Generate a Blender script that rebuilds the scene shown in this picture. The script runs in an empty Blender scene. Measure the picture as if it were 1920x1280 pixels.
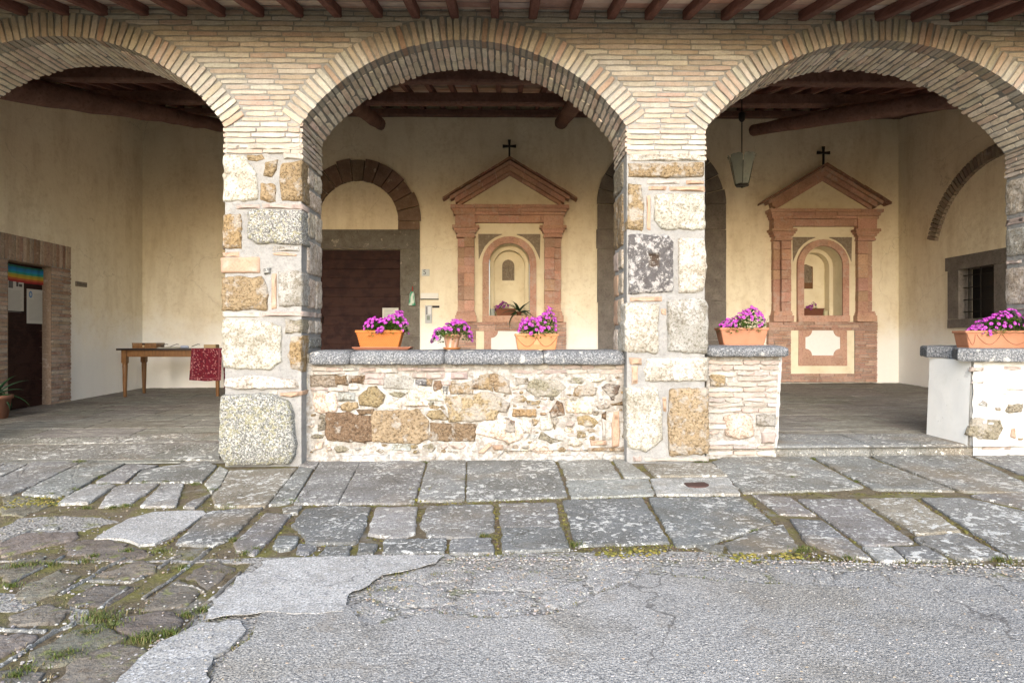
import bpy, math, random
from mathutils import Vector, noise
R = math.radians
random.seed(7)
C = bpy.context.scene.collection
SC = bpy.context.scene
# ------------------------------------------------------------------ camera, sky, sun, exposure
F = 1170.0; YAW = 0.0137; CZ = 1.15
cam = bpy.data.cameras.new('camera'); camo = bpy.data.objects.new('camera', cam); C.objects.link(camo)
cam.sensor_width = 36; cam.lens = F/1920*36; cam.clip_end = 500; cam.clip_start = .05
camo.location = (0, 0, CZ); camo.rotation_euler = (R(90), 0, -YAW); SC.camera = camo
w = bpy.data.worlds.new('World'); SC.world = w; w.use_nodes = True
SUN_EL, SUN_AZ = R(27), R(186)     # azimuth measured clockwise from +Y : behind the camera, to the left
bg = w.node_tree.nodes['Background']
sky = w.node_tree.nodes.new('ShaderNodeTexSky'); sky.sky_type = 'NISHITA'; sky.sun_disc = False
sky.sun_elevation = SUN_EL; sky.sun_rotation = SUN_AZ; sky.air_density = 1.0; sky.dust_density = 1.5; sky.ozone_density = .6
w.node_tree.links.new(sky.outputs[0], bg.inputs[0]); bg.inputs[1].default_value = 0.15
sl = bpy.data.lights.new('sun', 'SUN'); sl.energy = 1.0; sl.angle = R(60); sl.color = (1, .98, .95)
so = bpy.data.objects.new('sun', sl); C.objects.link(so)
sd = Vector((math.sin(SUN_AZ)*math.cos(SUN_EL), math.cos(SUN_AZ)*math.cos(SUN_EL), math.sin(SUN_EL)))
so.rotation_euler = sd.to_track_quat('Z', 'Y').to_euler(); so.location = (0, -5, 20)
SC.view_settings.view_transform = 'Standard'; SC.view_settings.look = 'None'; SC.view_settings.exposure = 2.1
SC.cycles.max_bounces = 10; SC.cycles.diffuse_bounces = 7
SC.cycles.use_denoising = True

# ------------------------------------------------------------------ photo measurements -> world planes
FY, BY, LX, RX = 5.7, 11.9, -6.83, 7.6       # facade front, back wall, left wall, right wall
TH = .633; IY = FY+TH
def ray(px, py):
    cx = (px-960)/F; cy = (640-py)/F
    return Vector((cx*math.cos(YAW)+math.sin(YAW), -cx*math.sin(YAW)+math.cos(YAW), cy))
def P(px, py, Y):
    d = ray(px, py); t = Y/d.y; return Vector((d.x*t, Y, CZ+d.z*t))
def PX(px, py, X):
    d = ray(px, py); t = X/d.x; return Vector((X, d.y*t, CZ+d.z*t))
def zo(x, y): return .04+.006*x+(y-5.7)*.02
def zi(x, y): return .31+.006*x+(y-11.9)*.029
def G(px, py):
    d = ray(px, py)
    # CZ + dz t = .04+.006 dx t + (dy t -5.7)*.02
    t = (.04-.114-CZ)/(d.z-.006*d.x-.02*d.y); return Vector((d.x*t, d.y*t, CZ+d.z*t))
def nz(x, y=0., z=0., s=1.): return noise.noise(Vector((x*s, y*s, z*s)))
U = random.uniform

# ------------------------------------------------------------------ materials
def mat(name, col=(.5, .5, .5), attr=False, layers=(), bumps=(), rough=.85, coord='Object', zfade=None, metal=0, spec=.3, scale=(1, 1, 1), gain=1, sat=1):
    m = bpy.data.materials.new(name); m.use_nodes = True; nt = m.node_tree; N = nt.nodes; L = nt.links
    b = N['Principled BSDF']; b.inputs['Roughness'].default_value = rough; b.inputs['Metallic'].default_value = metal
    b.inputs['Specular IOR Level'].default_value = spec
    tc = N.new('ShaderNodeTexCoord'); mp = N.new('ShaderNodeMapping'); mp.inputs['Scale'].default_value = scale
    L.new(tc.outputs[coord], mp.inputs[0]); vec = mp.outputs[0]
    if attr:
        a = N.new('ShaderNodeAttribute'); a.attribute_name = 'tint'; cur = a.outputs['Color']
    else:
        a = N.new('ShaderNodeRGB'); a.outputs[0].default_value = (*col, 1); cur = a.outputs[0]
    def tex(kind, s, det=4, off=0, stretch=None):
        v = vec
        if stretch:
            q = N.new('ShaderNodeMapping'); q.inputs['Scale'].default_value = stretch; L.new(v, q.inputs[0]); v = q.outputs[0]
        if kind == 'v':
            t = N.new('ShaderNodeTexVoronoi'); t.inputs['Scale'].default_value = s; L.new(v, t.inputs['Vector']); return t.outputs['Distance']
        if kind == 'vc':
            t = N.new('ShaderNodeTexVoronoi'); t.inputs['Scale'].default_value = s; L.new(v, t.inputs['Vector']); return t.outputs['Color']
        if kind == 'c':
            nn = N.new('ShaderNodeTexNoise'); nn.inputs['Scale'].default_value = s*2.5; nn.inputs['Detail'].default_value = 6; L.new(v, nn.inputs['Vector'])
            va = N.new('ShaderNodeVectorMath'); va.operation = 'SCALE'; va.inputs['Scale'].default_value = .55/s; L.new(nn.outputs['Color'], va.inputs[0])
            vb = N.new('ShaderNodeVectorMath'); L.new(v, vb.inputs[0]); L.new(va.outputs[0], vb.inputs[1])
            t = N.new('ShaderNodeTexVoronoi'); t.feature = 'DISTANCE_TO_EDGE'; t.inputs['Scale'].default_value = s; L.new(vb.outputs[0], t.inputs['Vector'])
            g_ = N.new('ShaderNodeTexNoise'); g_.inputs['Scale'].default_value = s*.9; L.new(v, g_.inputs['Vector'])
            m1 = N.new('ShaderNodeMath'); m1.operation = 'MULTIPLY_ADD'; L.new(g_.outputs[0], m1.inputs[0]); m1.inputs[1].default_value = .5; m1.inputs[2].default_value = -.24
            m2 = N.new('ShaderNodeMath'); m2.operation = 'MAXIMUM'; L.new(m1.outputs[0], m2.inputs[0]); m2.inputs[1].default_value = 0
            m3 = N.new('ShaderNodeMath'); m3.operation = 'ADD'; L.new(m2.outputs[0], m3.inputs[0]); L.new(t.outputs['Distance'], m3.inputs[1]); return m3.outputs[0]
        if kind == 'g':
            a1 = tex('n', s); a2 = tex('n', s*.09, 3, off=1)
            m1 = N.new('ShaderNodeMath'); m1.operation = 'MULTIPLY_ADD'; L.new(a2, m1.inputs[0]); m1.inputs[1].default_value = .45; L.new(a1, m1.inputs[2]); return m1.outputs[0]
        t = N.new('ShaderNodeTexNoise'); t.inputs['Scale'].default_value = s; t.inputs['Detail'].default_value = det
        t.inputs['Roughness'].default_value = .62; L.new(v, t.inputs['Vector']); return t.outputs[0]
    # layer: (kind, scale, lo, hi, colour or ('mul',r,g,b), amount[, stretch])
    for ly in layers:
        kind, s, lo, hi, c2, amt = ly[:6]; st = ly[6] if len(ly) > 6 else None
        t = tex(kind, s, 5, stretch=st)
        r = N.new('ShaderNodeMapRange'); r.inputs[1].default_value = lo; r.inputs[2].default_value = hi
        r.inputs[3].default_value = 0; r.inputs[4].default_value = amt; r.clamp = True; L.new(t, r.inputs[0])
        mx = N.new('ShaderNodeMix'); mx.data_type = 'RGBA'; L.new(r.outputs[0], mx.inputs[0]); L.new(cur, mx.inputs[6])
        if c2[0] == 'mul':
            mx.blend_type = 'MULTIPLY'; c2 = c2[1:]
        mx.inputs[7].default_value = (*c2, 1); cur = mx.outputs[2]
    if zfade:   # (z0, z1, colour, amount, noise) : weathering band by height with a ragged edge
        z0, z1, c2, amt, na = zfade
        sp = N.new('ShaderNodeSeparateXYZ'); L.new(tc.outputs['Object'], sp.inputs[0])
        t = tex('n', 1.1, 6); ad = N.new('ShaderNodeMath'); ad.operation = 'MULTIPLY_ADD'; L.new(t, ad.inputs[0]); ad.inputs[1].default_value = na; L.new(sp.outputs[2], ad.inputs[2])
        r = N.new('ShaderNodeMapRange'); r.inputs[1].default_value = z0+na/2; r.inputs[2].default_value = z1+na/2
        r.inputs[3].default_value = amt; r.inputs[4].default_value = 0; L.new(ad.outputs[0], r.inputs[0])
        mx = N.new('ShaderNodeMix'); mx.data_type = 'RGBA'; L.new(r.outputs[0], mx.inputs[0]); L.new(cur, mx.inputs[6]); mx.inputs[7].default_value = (*c2, 1); cur = mx.outputs[2]
    if gain != 1 or sat != 1:
        hs = N.new('ShaderNodeHueSaturation'); hs.inputs['Value'].default_value = gain; hs.inputs['Saturation'].default_value = sat; L.new(cur, hs.inputs['Color']); cur = hs.outputs[0]
    L.new(cur, b.inputs['Base Color'])
    prev = None
    for bp in bumps:   # (kind, scale, strength, distance[, stretch])
        kind, s, stn, dist = bp[:4]; st = bp[4] if len(bp) > 4 else None
        t = tex(kind, s, 6, stretch=st); bn = N.new('ShaderNodeBump'); bn.inputs['Strength'].default_value = stn; bn.inputs['Distance'].default_value = dist
        L.new(t, bn.inputs['Height'])
        if prev: L.new(prev, bn.inputs['Normal'])
        prev = bn.outputs[0]
    if prev: L.new(prev, b.inputs['Normal'])
    return m
M = {}
M['brick'] = mat('brick', attr=True, layers=[('n', 14, .35, .7, ('mul', .62, .58, .54), .55), ('n', 60, .5, .75, ('mul', .45, .4, .36), .5), ('n', 7, .56, .7, (.46, .43, .38), .5)],
    bumps=[('n', 45, .6, .006), ('n', 160, .5, .003)], rough=.92, gain=0.78, sat=0.7)
M['tuff'] = mat('tuff', attr=True, layers=[('n', 9, .4, .66, ('mul', .55, .48, .4), .75), ('n', 42, .5, .62, ('mul', .4, .35, .28), .8), ('v', 40, .24, .1, (.03, .022, .016), .9), ('g', 9, .74, .84, (.46, .43, .38), .7), ('n', 90, .58, .66, (.5, .44, .34), .4)],
    bumps=[('n', 26, .9, .018), ('v', 40, .8, .014), ('n', 110, .8, .006)], rough=.95, gain=0.64, sat=1.0)
M['pale'] = mat('pale', attr=True, layers=[('n', 4, .42, .66, ('mul', .6, .57, .52), .75), ('n', 11, .45, .62, ('mul', .75, .71, .64), .6), ('g', 24, .7, .8, ('mul', .55, .48, .38), .5), ('n', 48, .52, .6, ('mul', .55, .52, .47), .7), ('v', 30, .17, .07, (.06, .055, .045), .8), ('n', 110, .56, .63, ('mul', .4, .38, .35), .7)],
    bumps=[('n', 20, .9, .016), ('n', 90, .8, .006)], rough=.95, gain=0.95, sat=0.95)
M['lichen'] = mat('lichen', attr=True, layers=[('n', 8, .4, .65, ('mul', .6, .58, .52), .6), ('n', 62, .49, .55, (.46, .46, .43), .85), ('n', 85, .53, .59, (.03, .03, .028), .85), ('g', 40, .76, .84, (.3, .28, .14), .5), ('n', 17, .72, .735, (.7, .4, .03), .9)],
    bumps=[('n', 40, .9, .014), ('n', 130, .9, .006)], rough=.95, gain=.8)
M['mortar'] = mat('mortar', (.3, .295, .28), layers=[('n', 5, .4, .7, (.4, .39, .365), .8), ('n', 30, .5, .75, ('mul', .6, .58, .55), .6), ('n', 120, .55, .7, ('mul', .5, .5, .5), .5)],
    bumps=[('n', 16, .8, .02), ('n', 80, .7, .006)], rough=.95, gain=0.68, sat=0.6)
M['lime'] = mat('lime_mortar', (.5, .485, .45), layers=[('n', 4, .5, .7, (.36, .33, .28), .6), ('n', 12, .5, .66, ('mul', .6, .54, .47), .8), ('g', 24, .7, .8, (.3, .25, .19), .6), ('n', 60, .56, .7, ('mul', .5, .45, .4), .6)],
    bumps=[('n', 10, .9, .03), ('n', 50, .8, .01)], rough=.95, gain=0.64, sat=0.75)
M['limewash'] = mat('limewash', (.62, .61, .58), layers=[('n', 3, .52, .7, (.5, .47, .42), .6), ('n', 14, .6, .68, (.38, .32, .26), .5), ('n', 70, .6, .7, ('mul', .7, .68, .64), .5)],
    bumps=[('n', 9, .8, .03, (.6, 1, 2.4)), ('n', 50, .7, .008)], rough=.95, gain=0.66, sat=0.9)
M['coping'] = mat('coping_stone', (.2, .21, .225), layers=[('n', 70, .5, .57, (.5, .51, .53), .85), ('n', 85, .54, .6, (.02, .025, .035), .85), ('g', 9, .86, .9, (.7, .69, .65), .8), ('n', 3, .5, .7, ('mul', 1.3, 1.3, 1.25), .6)],
    bumps=[('n', 50, .9, .01), ('n', 140, .8, .005)], rough=.9, gain=.5)
M['plaster'] = mat('plaster', (.73, .665, .525), layers=[('n', 1.1, .4, .68, (.66, .58, .44), .75), ('n', 1.6, .48, .7, ('mul', .82, .78, .72), .7, (2.4, 2.4, .5)), ('n', 5, .5, .72, ('mul', .86, .83, .8), .6), ('g', 13, .78, .9, ('mul', .84, .8, .74), .5), ('n', 34, .52, .7, ('mul', .88, .86, .83), .6), ('c', .55, .004, .001, (.4, .34, .25), .45)],
    zfade=(1.05, 1.75, (.76, .75, .73), .85, 1.6), bumps=[('n', 3, .4, .05), ('n', 60, .4, .007)], rough=.95, gain=1.04, sat=.95)
M['plaster_plain'] = mat('shrine_plaster', (.71, .645, .49), layers=[('n', 3, .42, .7, ('mul', .84, .8, .74), .7), ('n', 9, .55, .7, ('mul', .86, .82, .76), .6), ('n', 40, .6, .8, ('mul', .9, .88, .85), .5)], bumps=[('n', 20, .3, .008)], rough=.95)
M['plaster_white'] = mat('white_plaster', (.7, .69, .66), layers=[('n', 8, .5, .8, ('mul', .85, .85, .83), .6), ('g', 7, .84, .9, (.4, .39, .37), .5)], bumps=[('n', 30, .3, .006)])
M['panel'] = mat('white_panel', (.72, .715, .7), layers=[('n', 20, .5, .8, ('mul', .88, .88, .86), .5)], bumps=[('n', 40, .3, .006)])
M['terra'] = mat('terracotta_masonry', attr=True, layers=[('n', 3, .4, .68, ('mul', .74, .68, .64), .7), ('n', 34, .48, .66, ('mul', .6, .54, .52), .65), ('g', 12, .78, .9, (.46, .38, .33), .5), ('n', 6, .62, .7, (.44, .36, .3), .5, (.5, 1, 3)), ('n', 70, .6, .68, (.48, .36, .3), .35)],
    bumps=[('n', 14, .6, .014), ('n', 60, .7, .006)], rough=.92)
M['greystone'] = mat('grey_stone', (.125, .11, .1), layers=[('n', 5, .4, .7, (.2, .18, .165), .8), ('n', 26, .5, .7, ('mul', .5, .48, .46), .6), ('n', 70, .6, .7, (.32, .3, .28), .5)],
    bumps=[('n', 18, .8, .012), ('n', 70, .6, .005)], rough=.9)
M['brownstone'] = mat('brown_stone', attr=True, layers=[('n', 9, .4, .7, ('mul', .6, .55, .5), .7), ('n', 44, .5, .7, ('mul', .55, .5, .46), .6), ('n', 8, .62, .7, (.45, .4, .34), .5)],
    bumps=[('n', 22, .8, .014), ('n', 80, .6, .005)], rough=.92)
M['darkstone'] = mat('dark_stone', attr=True, layers=[('n', 12, .4, .7, ('mul', .6, .55, .55), .7), ('g', 18, .7, .82, (.4, .39, .38), .6), ('n', 40, .57, .66, (.4, .39, .37), .6), ('n', 90, .55, .62, (.02, .02, .02), .6)],
    bumps=[('n', 22, .9, .014), ('n', 80, .7, .005)], rough=.92)
M['doorwood'] = mat('door_wood', (.045, .015, .015), layers=[('n', 5, .42, .66, (.1, .034, .03), .8, (1, 1, 10)), ('n', 30, .52, .66, (.012, .006, .008), .8, (.6, 1, 12)), ('g', 6, .68, .8, (.15, .075, .06), .5)],
    bumps=[('n', 14, .6, .008, (1, 1, 14))], rough=.7, spec=.25, gain=.3, sat=1.2)
M['beam'] = mat('beam_wood', (.14, .075, .06), layers=[('n', 5, .4, .7, (.22, .125, .1), .7), ('n', 22, .5, .7, ('mul', .4, .35, .35), .6), ('n', 12, .62, .7, (.24, .15, .12), .5)],
    bumps=[('n', 12, .8, .015), ('n', 60, .6, .005)], rough=.85)
M['rafter'] = mat('rafter_wood', (.13, .055, .045), layers=[('n', 8, .4, .7, (.22, .11, .09), .7, (3, .5, 3)), ('n', 40, .5, .7, ('mul', .45, .4, .4), .6, (3, .3, 3))], bumps=[('n', 30, .5, .005, (3, .4, 3))], rough=.8)
M['tiles'] = mat('ceiling_tile', attr=True, layers=[('n', 8, .4, .7, ('mul', .65, .6, .58), .7), ('n', 30, .58, .7, (.5, .44, .4), .5)], bumps=[('n', 40, .4, .004)], rough=.9)
M['iron'] = mat('iron', (.03, .028, .026), layers=[('n', 40, .6, .7, (.09, .04, .02), .5)], rough=.55, metal=.6)
M['dark'] = mat('dark_interior', (.012, .011, .012), rough=.4)
M['tablewood'] = mat('table_wood', (.16, .075, .025), layers=[('n', 10, .4, .7, ('mul', .5, .42, .35), .7, (4, 4, .6))], bumps=[('n', 30, .3, .003, (4, 4, .5))], rough=.45)
M['tabletop'] = mat('table_top', (.02, .014, .013), rough=.35)
M['pot'] = mat('pot_clay', attr=True, layers=[('n', 12, .45, .7, ('mul', .82, .76, .7), .6), ('n', 60, .6, .7, ('mul', .8, .78, .75), .5)], bumps=[('n', 60, .25, .003)], rough=.75, gain=0.5, sat=1)
M['leaf'] = mat('leaf', attr=True, rough=.5, gain=.55, sat=1.1, spec=.2)
M['petal'] = mat('petal', attr=True, rough=.6, gain=.5, sat=1.25)
M['soil'] = mat('soil', (.03, .02, .014), bumps=[('n', 60, .8, .01)])
M['attr'] = mat('painted', attr=True, rough=.7)
M['slab'] = mat('paving_slab', attr=True, layers=[('n', 1.6, .4, .68, ('mul', .62, .58, .52), .8), ('n', 8, .45, .65, ('mul', .72, .68, .62), .6), ('n', 55, .48, .62, ('mul', .5, .5, .48), .75), ('g', 16, .83, .85, (.6, .59, .54), .85), ('g', 38, .82, .85, (.55, .54, .5), .75), ('n', 130, .55, .62, (.02, .02, .02), .7), ('n', 110, .6, .66, (.42, .4, .36), .4), ('n', .9, .52, .68, (.22, .165, .1), .5), ('c', 1.3, .007, .001, (.05, .045, .03), .7)],
    bumps=[('n', 7, .6, .02), ('n', 45, .9, .009), ('n', 140, .9, .005)], rough=.88, gain=.84, sat=1.1)
M['oldslab'] = mat('mossy_cobble', attr=True, layers=[('n', 5, .4, .65, ('mul', .55, .5, .45), .7), ('n', 30, .5, .64, (.05, .035, .022), .7), ('n', 60, .6, .66, (.25, .22, .18), .5), ('n', 11, .58, .68, (.1, .105, .03), .7)],
    bumps=[('n', 12, .9, .03), ('n', 60, .9, .012)], rough=.95, gain=1.5, sat=1)
M['moss'] = mat('joint_moss', (.13, .1, .06), layers=[('n', 5, .45, .6, (.15, .14, .03), .8), ('n', 20, .55, .62, (.06, .04, .02), .8), ('n', 40, .58, .66, (.3, .25, .15), .7), ('n', 3, .58, .68, (.2, .19, .165), .8)],
    bumps=[('n', 30, .9, .02), ('n', 120, .9, .008)], rough=1)
M['asphalt'] = mat('asphalt', (.2, .19, .172), layers=[('n', .55, .42, .62, (.3, .285, .26), .85), ('n', 2.2, .5, .68, (.14, .135, .13), .6), ('n', 60, .45, .6, ('mul', .6, .6, .6), .7), ('v', 85, .28, .1, (.42, .4, .37), .35), ('n', 150, .5, .57, (.05, .05, .05), .8), ('n', 100, .58, .66, (.5, .47, .43), .6), ('n', 5, .58, .7, (.14, .12, .095), .55), ('n', 1.1, .5, .62, ('mul', .8, .76, .68), .7), ('c', .75, .006, .001, (.05, .045, .04), .7)],
    bumps=[('n', 130, .9, .008), ('v', 85, .7, .006), ('n', 6, .4, .02)], rough=.9, gain=1.4)
M['concrete'] = mat('concrete_patch', (.38, .365, .335), layers=[('n', 1.6, .42, .65, (.25, .235, .205), .8), ('n', 14, .5, .66, ('mul', .7, .68, .64), .6), ('c', 1.5, .008, .002, (.06, .055, .05), .7), ('n', 110, .5, .58, (.13, .13, .135), .85), ('n', 70, .56, .64, (.58, .57, .55), .7)],
    bumps=[('n', 110, .9, .006), ('n', 12, .6, .02)], rough=.9, gain=.95)
M['gravel'] = mat('gravel', (.25, .235, .21), layers=[('v', 60, .3, .1, (.42, .4, .37), .7), ('n', 50, .5, .6, (.07, .06, .045), .8), ('n', 9, .56, .66, (.12, .12, .035), .6)],
    bumps=[('v', 60, .9, .012), ('n', 110, .9, .006)], rough=.95, gain=1.0, sat=1)
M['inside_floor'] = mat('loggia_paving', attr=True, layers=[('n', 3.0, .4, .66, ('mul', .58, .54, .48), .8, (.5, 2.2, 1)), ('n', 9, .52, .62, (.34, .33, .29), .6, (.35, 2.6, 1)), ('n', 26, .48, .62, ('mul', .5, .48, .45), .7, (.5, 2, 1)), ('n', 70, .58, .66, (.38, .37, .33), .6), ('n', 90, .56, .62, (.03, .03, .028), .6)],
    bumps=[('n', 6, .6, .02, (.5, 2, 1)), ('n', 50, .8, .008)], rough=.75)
M['cloth'] = mat('cloth', attr=True, rough=.9)
M['glass_pane'] = mat('lantern_glass', (.17, .19, .17), layers=[('n', 9, .5, .7, (.1, .115, .105), .6)], rough=.25, spec=.6)
M['relief'] = mat('relief_clay', (.2, .16, .12), layers=[('n', 30, .5, .65, (.32, .28, .23), .7)], bumps=[('n', 30, .9, .01)], rough=.8)

# ------------------------------------------------------------------ mesh builder
WL = {}
class MB:
    def __init__(s): s.v = []; s.f = []; s.m = []; s.c = []; s.sm = []; s.mats = []
    def slot(s, m):
        if m not in s.mats: s.mats.append(m)
        return s.mats.index(m)
    def add(s, vs, fs, m, col=(.5, .5, .5), smooth=False):
        o = len(s.v); k = s.slot(m)
        s.v += [tuple(a) for a in vs]
        s.c += (list(col) if isinstance(col, list) else [col]*len(vs))
        for f in fs: s.f.append(tuple(i+o for i in f)); s.m.append(k); s.sm.append(smooth)
    def box(s, x0, x1, y0, y1, z0, z1, m, col=(.5, .5, .5), tf=None, j=0):
        vs = [Vector((x+U(-j, j), y+U(-j, j), z+U(-j, j))) for x in (x0, x1) for y in (y0, y1) for z in (z0, z1)]
        if tf: vs = [tf(v) for v in vs]
        s.add(vs, [(0, 1, 3, 2), (4, 6, 7, 5), (0, 4, 5, 1), (2, 3, 7, 6), (0, 2, 6, 4), (1, 5, 7, 3)], m, col)
    def prism(s, poly, fn0, fn1, m, col=(.5, .5, .5)):   # poly list of 2-tuples ; fn0/fn1 map to two 3-D outlines
        n = len(poly); a = [fn0(*p) for p in poly]; b = [fn1(*p) for p in poly]
        s.add(a+b, [tuple(range(n)), tuple(range(2*n-1, n-1, -1))]+[(i, (i+1) % n, n+(i+1) % n, n+i) for i in range(n)], m, col)
    def lathe(s, cx, cy, prof, m, col=(.5, .5, .5), n=20, sx=1, sy=1, smooth=True):
        vs = []; fs = []
        for r, z in prof:
            for k in range(n):
                a = 2*math.pi*k/n; vs.append((cx+r*sx*math.cos(a), cy+r*sy*math.sin(a), z))
        for i in range(len(prof)-1):
            for k in range(n): fs.append((i*n+k, i*n+(k+1) % n, (i+1)*n+(k+1) % n, (i+1)*n+k))
        fs.append(tuple(range(n-1, -1, -1))); fs.append(tuple((len(prof)-1)*n+k for k in range(n)))
        s.add(vs, fs, m, col, smooth)
    def tube(s, pts, rad, m, col=(.5, .5, .5), n=8, wob=0):
        pts = [Vector(p) for p in pts]; vs = []; fs = []
        for i, p in enumerate(pts):
            d = (pts[min(i+1, len(pts)-1)]-pts[max(i-1, 0)]).normalized()
            u = d.orthogonal().normalized() if abs(d.z) > .95 else d.cross(Vector((0, 0, 1))).normalized()
            v = d.cross(u); r = rad[i] if isinstance(rad, (list, tuple)) else rad
            for k in range(n):
                a = 2*math.pi*k/n; q = r*(1+wob*nz(p.x*3+math.cos(a), p.y*3+math.sin(a), p.z*3))
                vs.append(p+u*q*math.cos(a)+v*q*math.sin(a))
        for i in range(len(pts)-1):
            for k in range(n): fs.append((i*n+k, i*n+(k+1) % n, (i+1)*n+(k+1) % n, (i+1)*n+k))
        fs.append(tuple(range(n-1, -1, -1))); fs.append(tuple((len(pts)-1)*n+k for k in range(n)))
        s.add(vs, fs, m, col, n > 6)
    def grid(s, fn, nu, nv, m, colfn=None, smooth=True):
        vs = [fn(i/nu, j/nv) for j in range(nv+1) for i in range(nu+1)]
        col = [colfn(i/nu, j/nv) for j in range(nv+1) for i in range(nu+1)] if colfn else (.5, .5, .5)
        s.add(vs, [(j*(nu+1)+i, j*(nu+1)+i+1, (j+1)*(nu+1)+i+1, (j+1)*(nu+1)+i) for j in range(nv) for i in range(nu)], m, col, smooth)
    def build(s, name, parent=None, loc=None):
        me = bpy.data.meshes.new(name); o = bpy.data.objects.new(name, me); C.objects.link(o)
        off = Vector(loc) if loc is not None else None
        vs = [tuple(Vector(v)-off) for v in s.v] if off is not None else s.v
        me.from_pydata(vs, [], s.f)
        for m in s.mats: me.materials.append(M[m])
        me.polygons.foreach_set('material_index', s.m); me.polygons.foreach_set('use_smooth', s.sm)
        at = me.color_attributes.new('tint', 'FLOAT_COLOR', 'POINT')
        at.data.foreach_set('color', [x for c in s.c for x in (c[0], c[1], c[2], 1)])
        me.update()
        wl = off if off is not None else Vector((0, 0, 0)); WL[o.name] = wl.copy(); o.location = wl
        if parent: o.parent = parent; o.location = wl-WL[parent.name]
        return o
def tag(o, label=None, cat=None, group=None, kind=None):
    if label: o['label'] = label
    if cat: o['category'] = cat
    if group: o['group'] = group
    if kind: o['kind'] = kind
    return o
def empty(name, loc=(0, 0, 0), parent=None):
    o = bpy.data.objects.new(name, None); C.objects.link(o); o.location = loc; o.empty_display_size = .1; WL[o.name] = Vector(loc)
    if parent: o.parent = parent; o.location = Vector(loc)-WL[parent.name]
    return o
def jit(c, a=.12):
    k = 1+U(-a, a); return tuple(max(.01, x*k*(1+U(-a/3, a/3))) for x in c)

BR = [(.47, .37, .27), (.5, .41, .31), (.46, .355, .26), (.52, .46, .37), (.47, .33, .25), (.44, .35, .27), (.5, .43, .33), (.53, .48, .41), (.48, .39, .29), (.5, .43, .35)]
BRO = (.42, .235, .115); WH = (.42, .41, .375); PK = (.4, .3, .25); TAN = (.34, .255, .15); TAN2 = (.38, .27, .14); BRN = (.22, .15, .09); GR = (.25, .25, .24); LG = (.33, .33, .315)

def brick(mb, o, eu, ev, ew, lu, lv, lw, col, mname='brick', st=4, j=.0035):
    """irregular bar : o centre of front face, eu along length, ev up, ew into the wall"""
    vs = []; b = .004
    for i in range(st):
        u = (i/(st-1)-.5)*lu; e = b if i in (0, st-1) else 0
        hv = lv/2
        for (v, w_) in ((-hv+e, lw), (-hv+e, b+e*.5), (-hv+b+e, e*.4), (hv-b-e, e*.4), (hv-e, b+e*.5), (hv-e, lw)):
            jj = j if w_ < lw else 0
            vs.append(o+eu*(u+U(-j, j)*.6)+ev*(v+U(-jj, jj))+ew*(w_+(U(-jj, jj) if jj else 0)))
    fs = []
    for i in range(st-1):
        for k in range(5): fs.append((i*6+k, (i+1)*6+k, (i+1)*6+k+1, i*6+k+1))
    fs.append((0, 1, 2, 3, 4, 5)); q = (st-1)*6; fs.append((q+5, q+4, q+3, q+2, q+1, q))
    mb.add(vs, fs, mname, col)

def stone(mb, poly, fn, depth, m, col=(.6, .6, .6), bulge=.02, n=None, rnd=.22, seed=None, jag=.012, dent=0):
    """poly: outline in plane coordinates (a,b) metres ; fn(a,b,d) -> point, d distance into the wall"""
    sd_ = U(0, 100) if seed is None else seed
    cx = sum(p[0] for p in poly)/len(poly); cy = sum(p[1] for p in poly)/len(poly)
    # resample the outline with rounded corners
    pts = []; L = len(poly)
    for i in range(L):
        p0 = Vector(poly[i-1]); p1 = Vector(poly[i]); p2 = Vector(poly[(i+1) % L])
        r = min((p0-p1).length, (p2-p1).length)*rnd
        a = p1+(p0-p1).normalized()*r; b = p1+(p2-p1).normalized()*r
        pts.append(a); pts.append((a+b)/2*.35+p1*.65); pts.append(b)
        nx = Vector(poly[(i+1) % L]); e = (nx-p1); k = max(1, int(e.length*(1-2*rnd)/.035))
        r2 = min(e.length, (Vector(poly[(i+2) % L])-nx).length)*rnd
        s_ = p1+e.normalized()*r; t_ = nx-e.normalized()*r2
        for q in range(1, k): pts.append(s_+(t_-s_)*(q/k))
    out = []
    for p in pts:
        d = Vector((p.x-cx, p.y-cy)); l = max(d.length, 1e-6)
        s_ = 1+jag*(nz(p.x*22, p.y*22, sd_)+.8*nz(p.x*60, p.y*60, sd_))/l
        out.append(Vector((cx+d.x*s_, cy+d.y*s_)))
    n = len(out); vs = []
    def ring(k, dep, nzamt):
        for p in out:
            q = Vector((cx, cy))+(p-Vector((cx, cy)))*k
            vs.append(fn(q.x, q.y, dep+nzamt*nz(q.x*14, q.y*14, sd_+5)))
    size = min(max(abs(p.x-cx) for p in out), max(abs(p.y-cy) for p in out))
    e = min(.012/size, .25)
    ring(1, depth, 0); ring(1, .004, .003); ring(1-e*.5, -bulge*.55, .005); ring(1-e*1.6, -bulge, .01); ring(.6, -bulge, .016); ring(.3, -bulge, .016)
    fs = [(r*n+i, r*n+(i+1) % n, (r+1)*n+(i+1) % n, (r+1)*n+i) for r in range(5) for i in range(n)]
    if dent:
        ring(.26, -bulge-.005, .004); ring(.2, dent-.004, .002); ring(.1, dent, .0); fs += [(r*n+i, r*n+(i+1) % n, (r+1)*n+(i+1) % n, (r+1)*n+i) for r in range(5, 8) for i in range(n)]
    q_ = 8 if dent else 5
    vs.append(fn(cx, cy, dent if dent else -bulge)); fs += [(q_*n+i, q_*n+(i+1) % n, (q_+1)*n) for i in range(n)]
    if dent: col = [col]*(n*7)+[(.05, .035, .025)]*(len(vs)-n*7)  # brown inside of the hole, tinted darker to stand in for depth shade
    mb.add(vs, fs, m, col, True)

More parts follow.
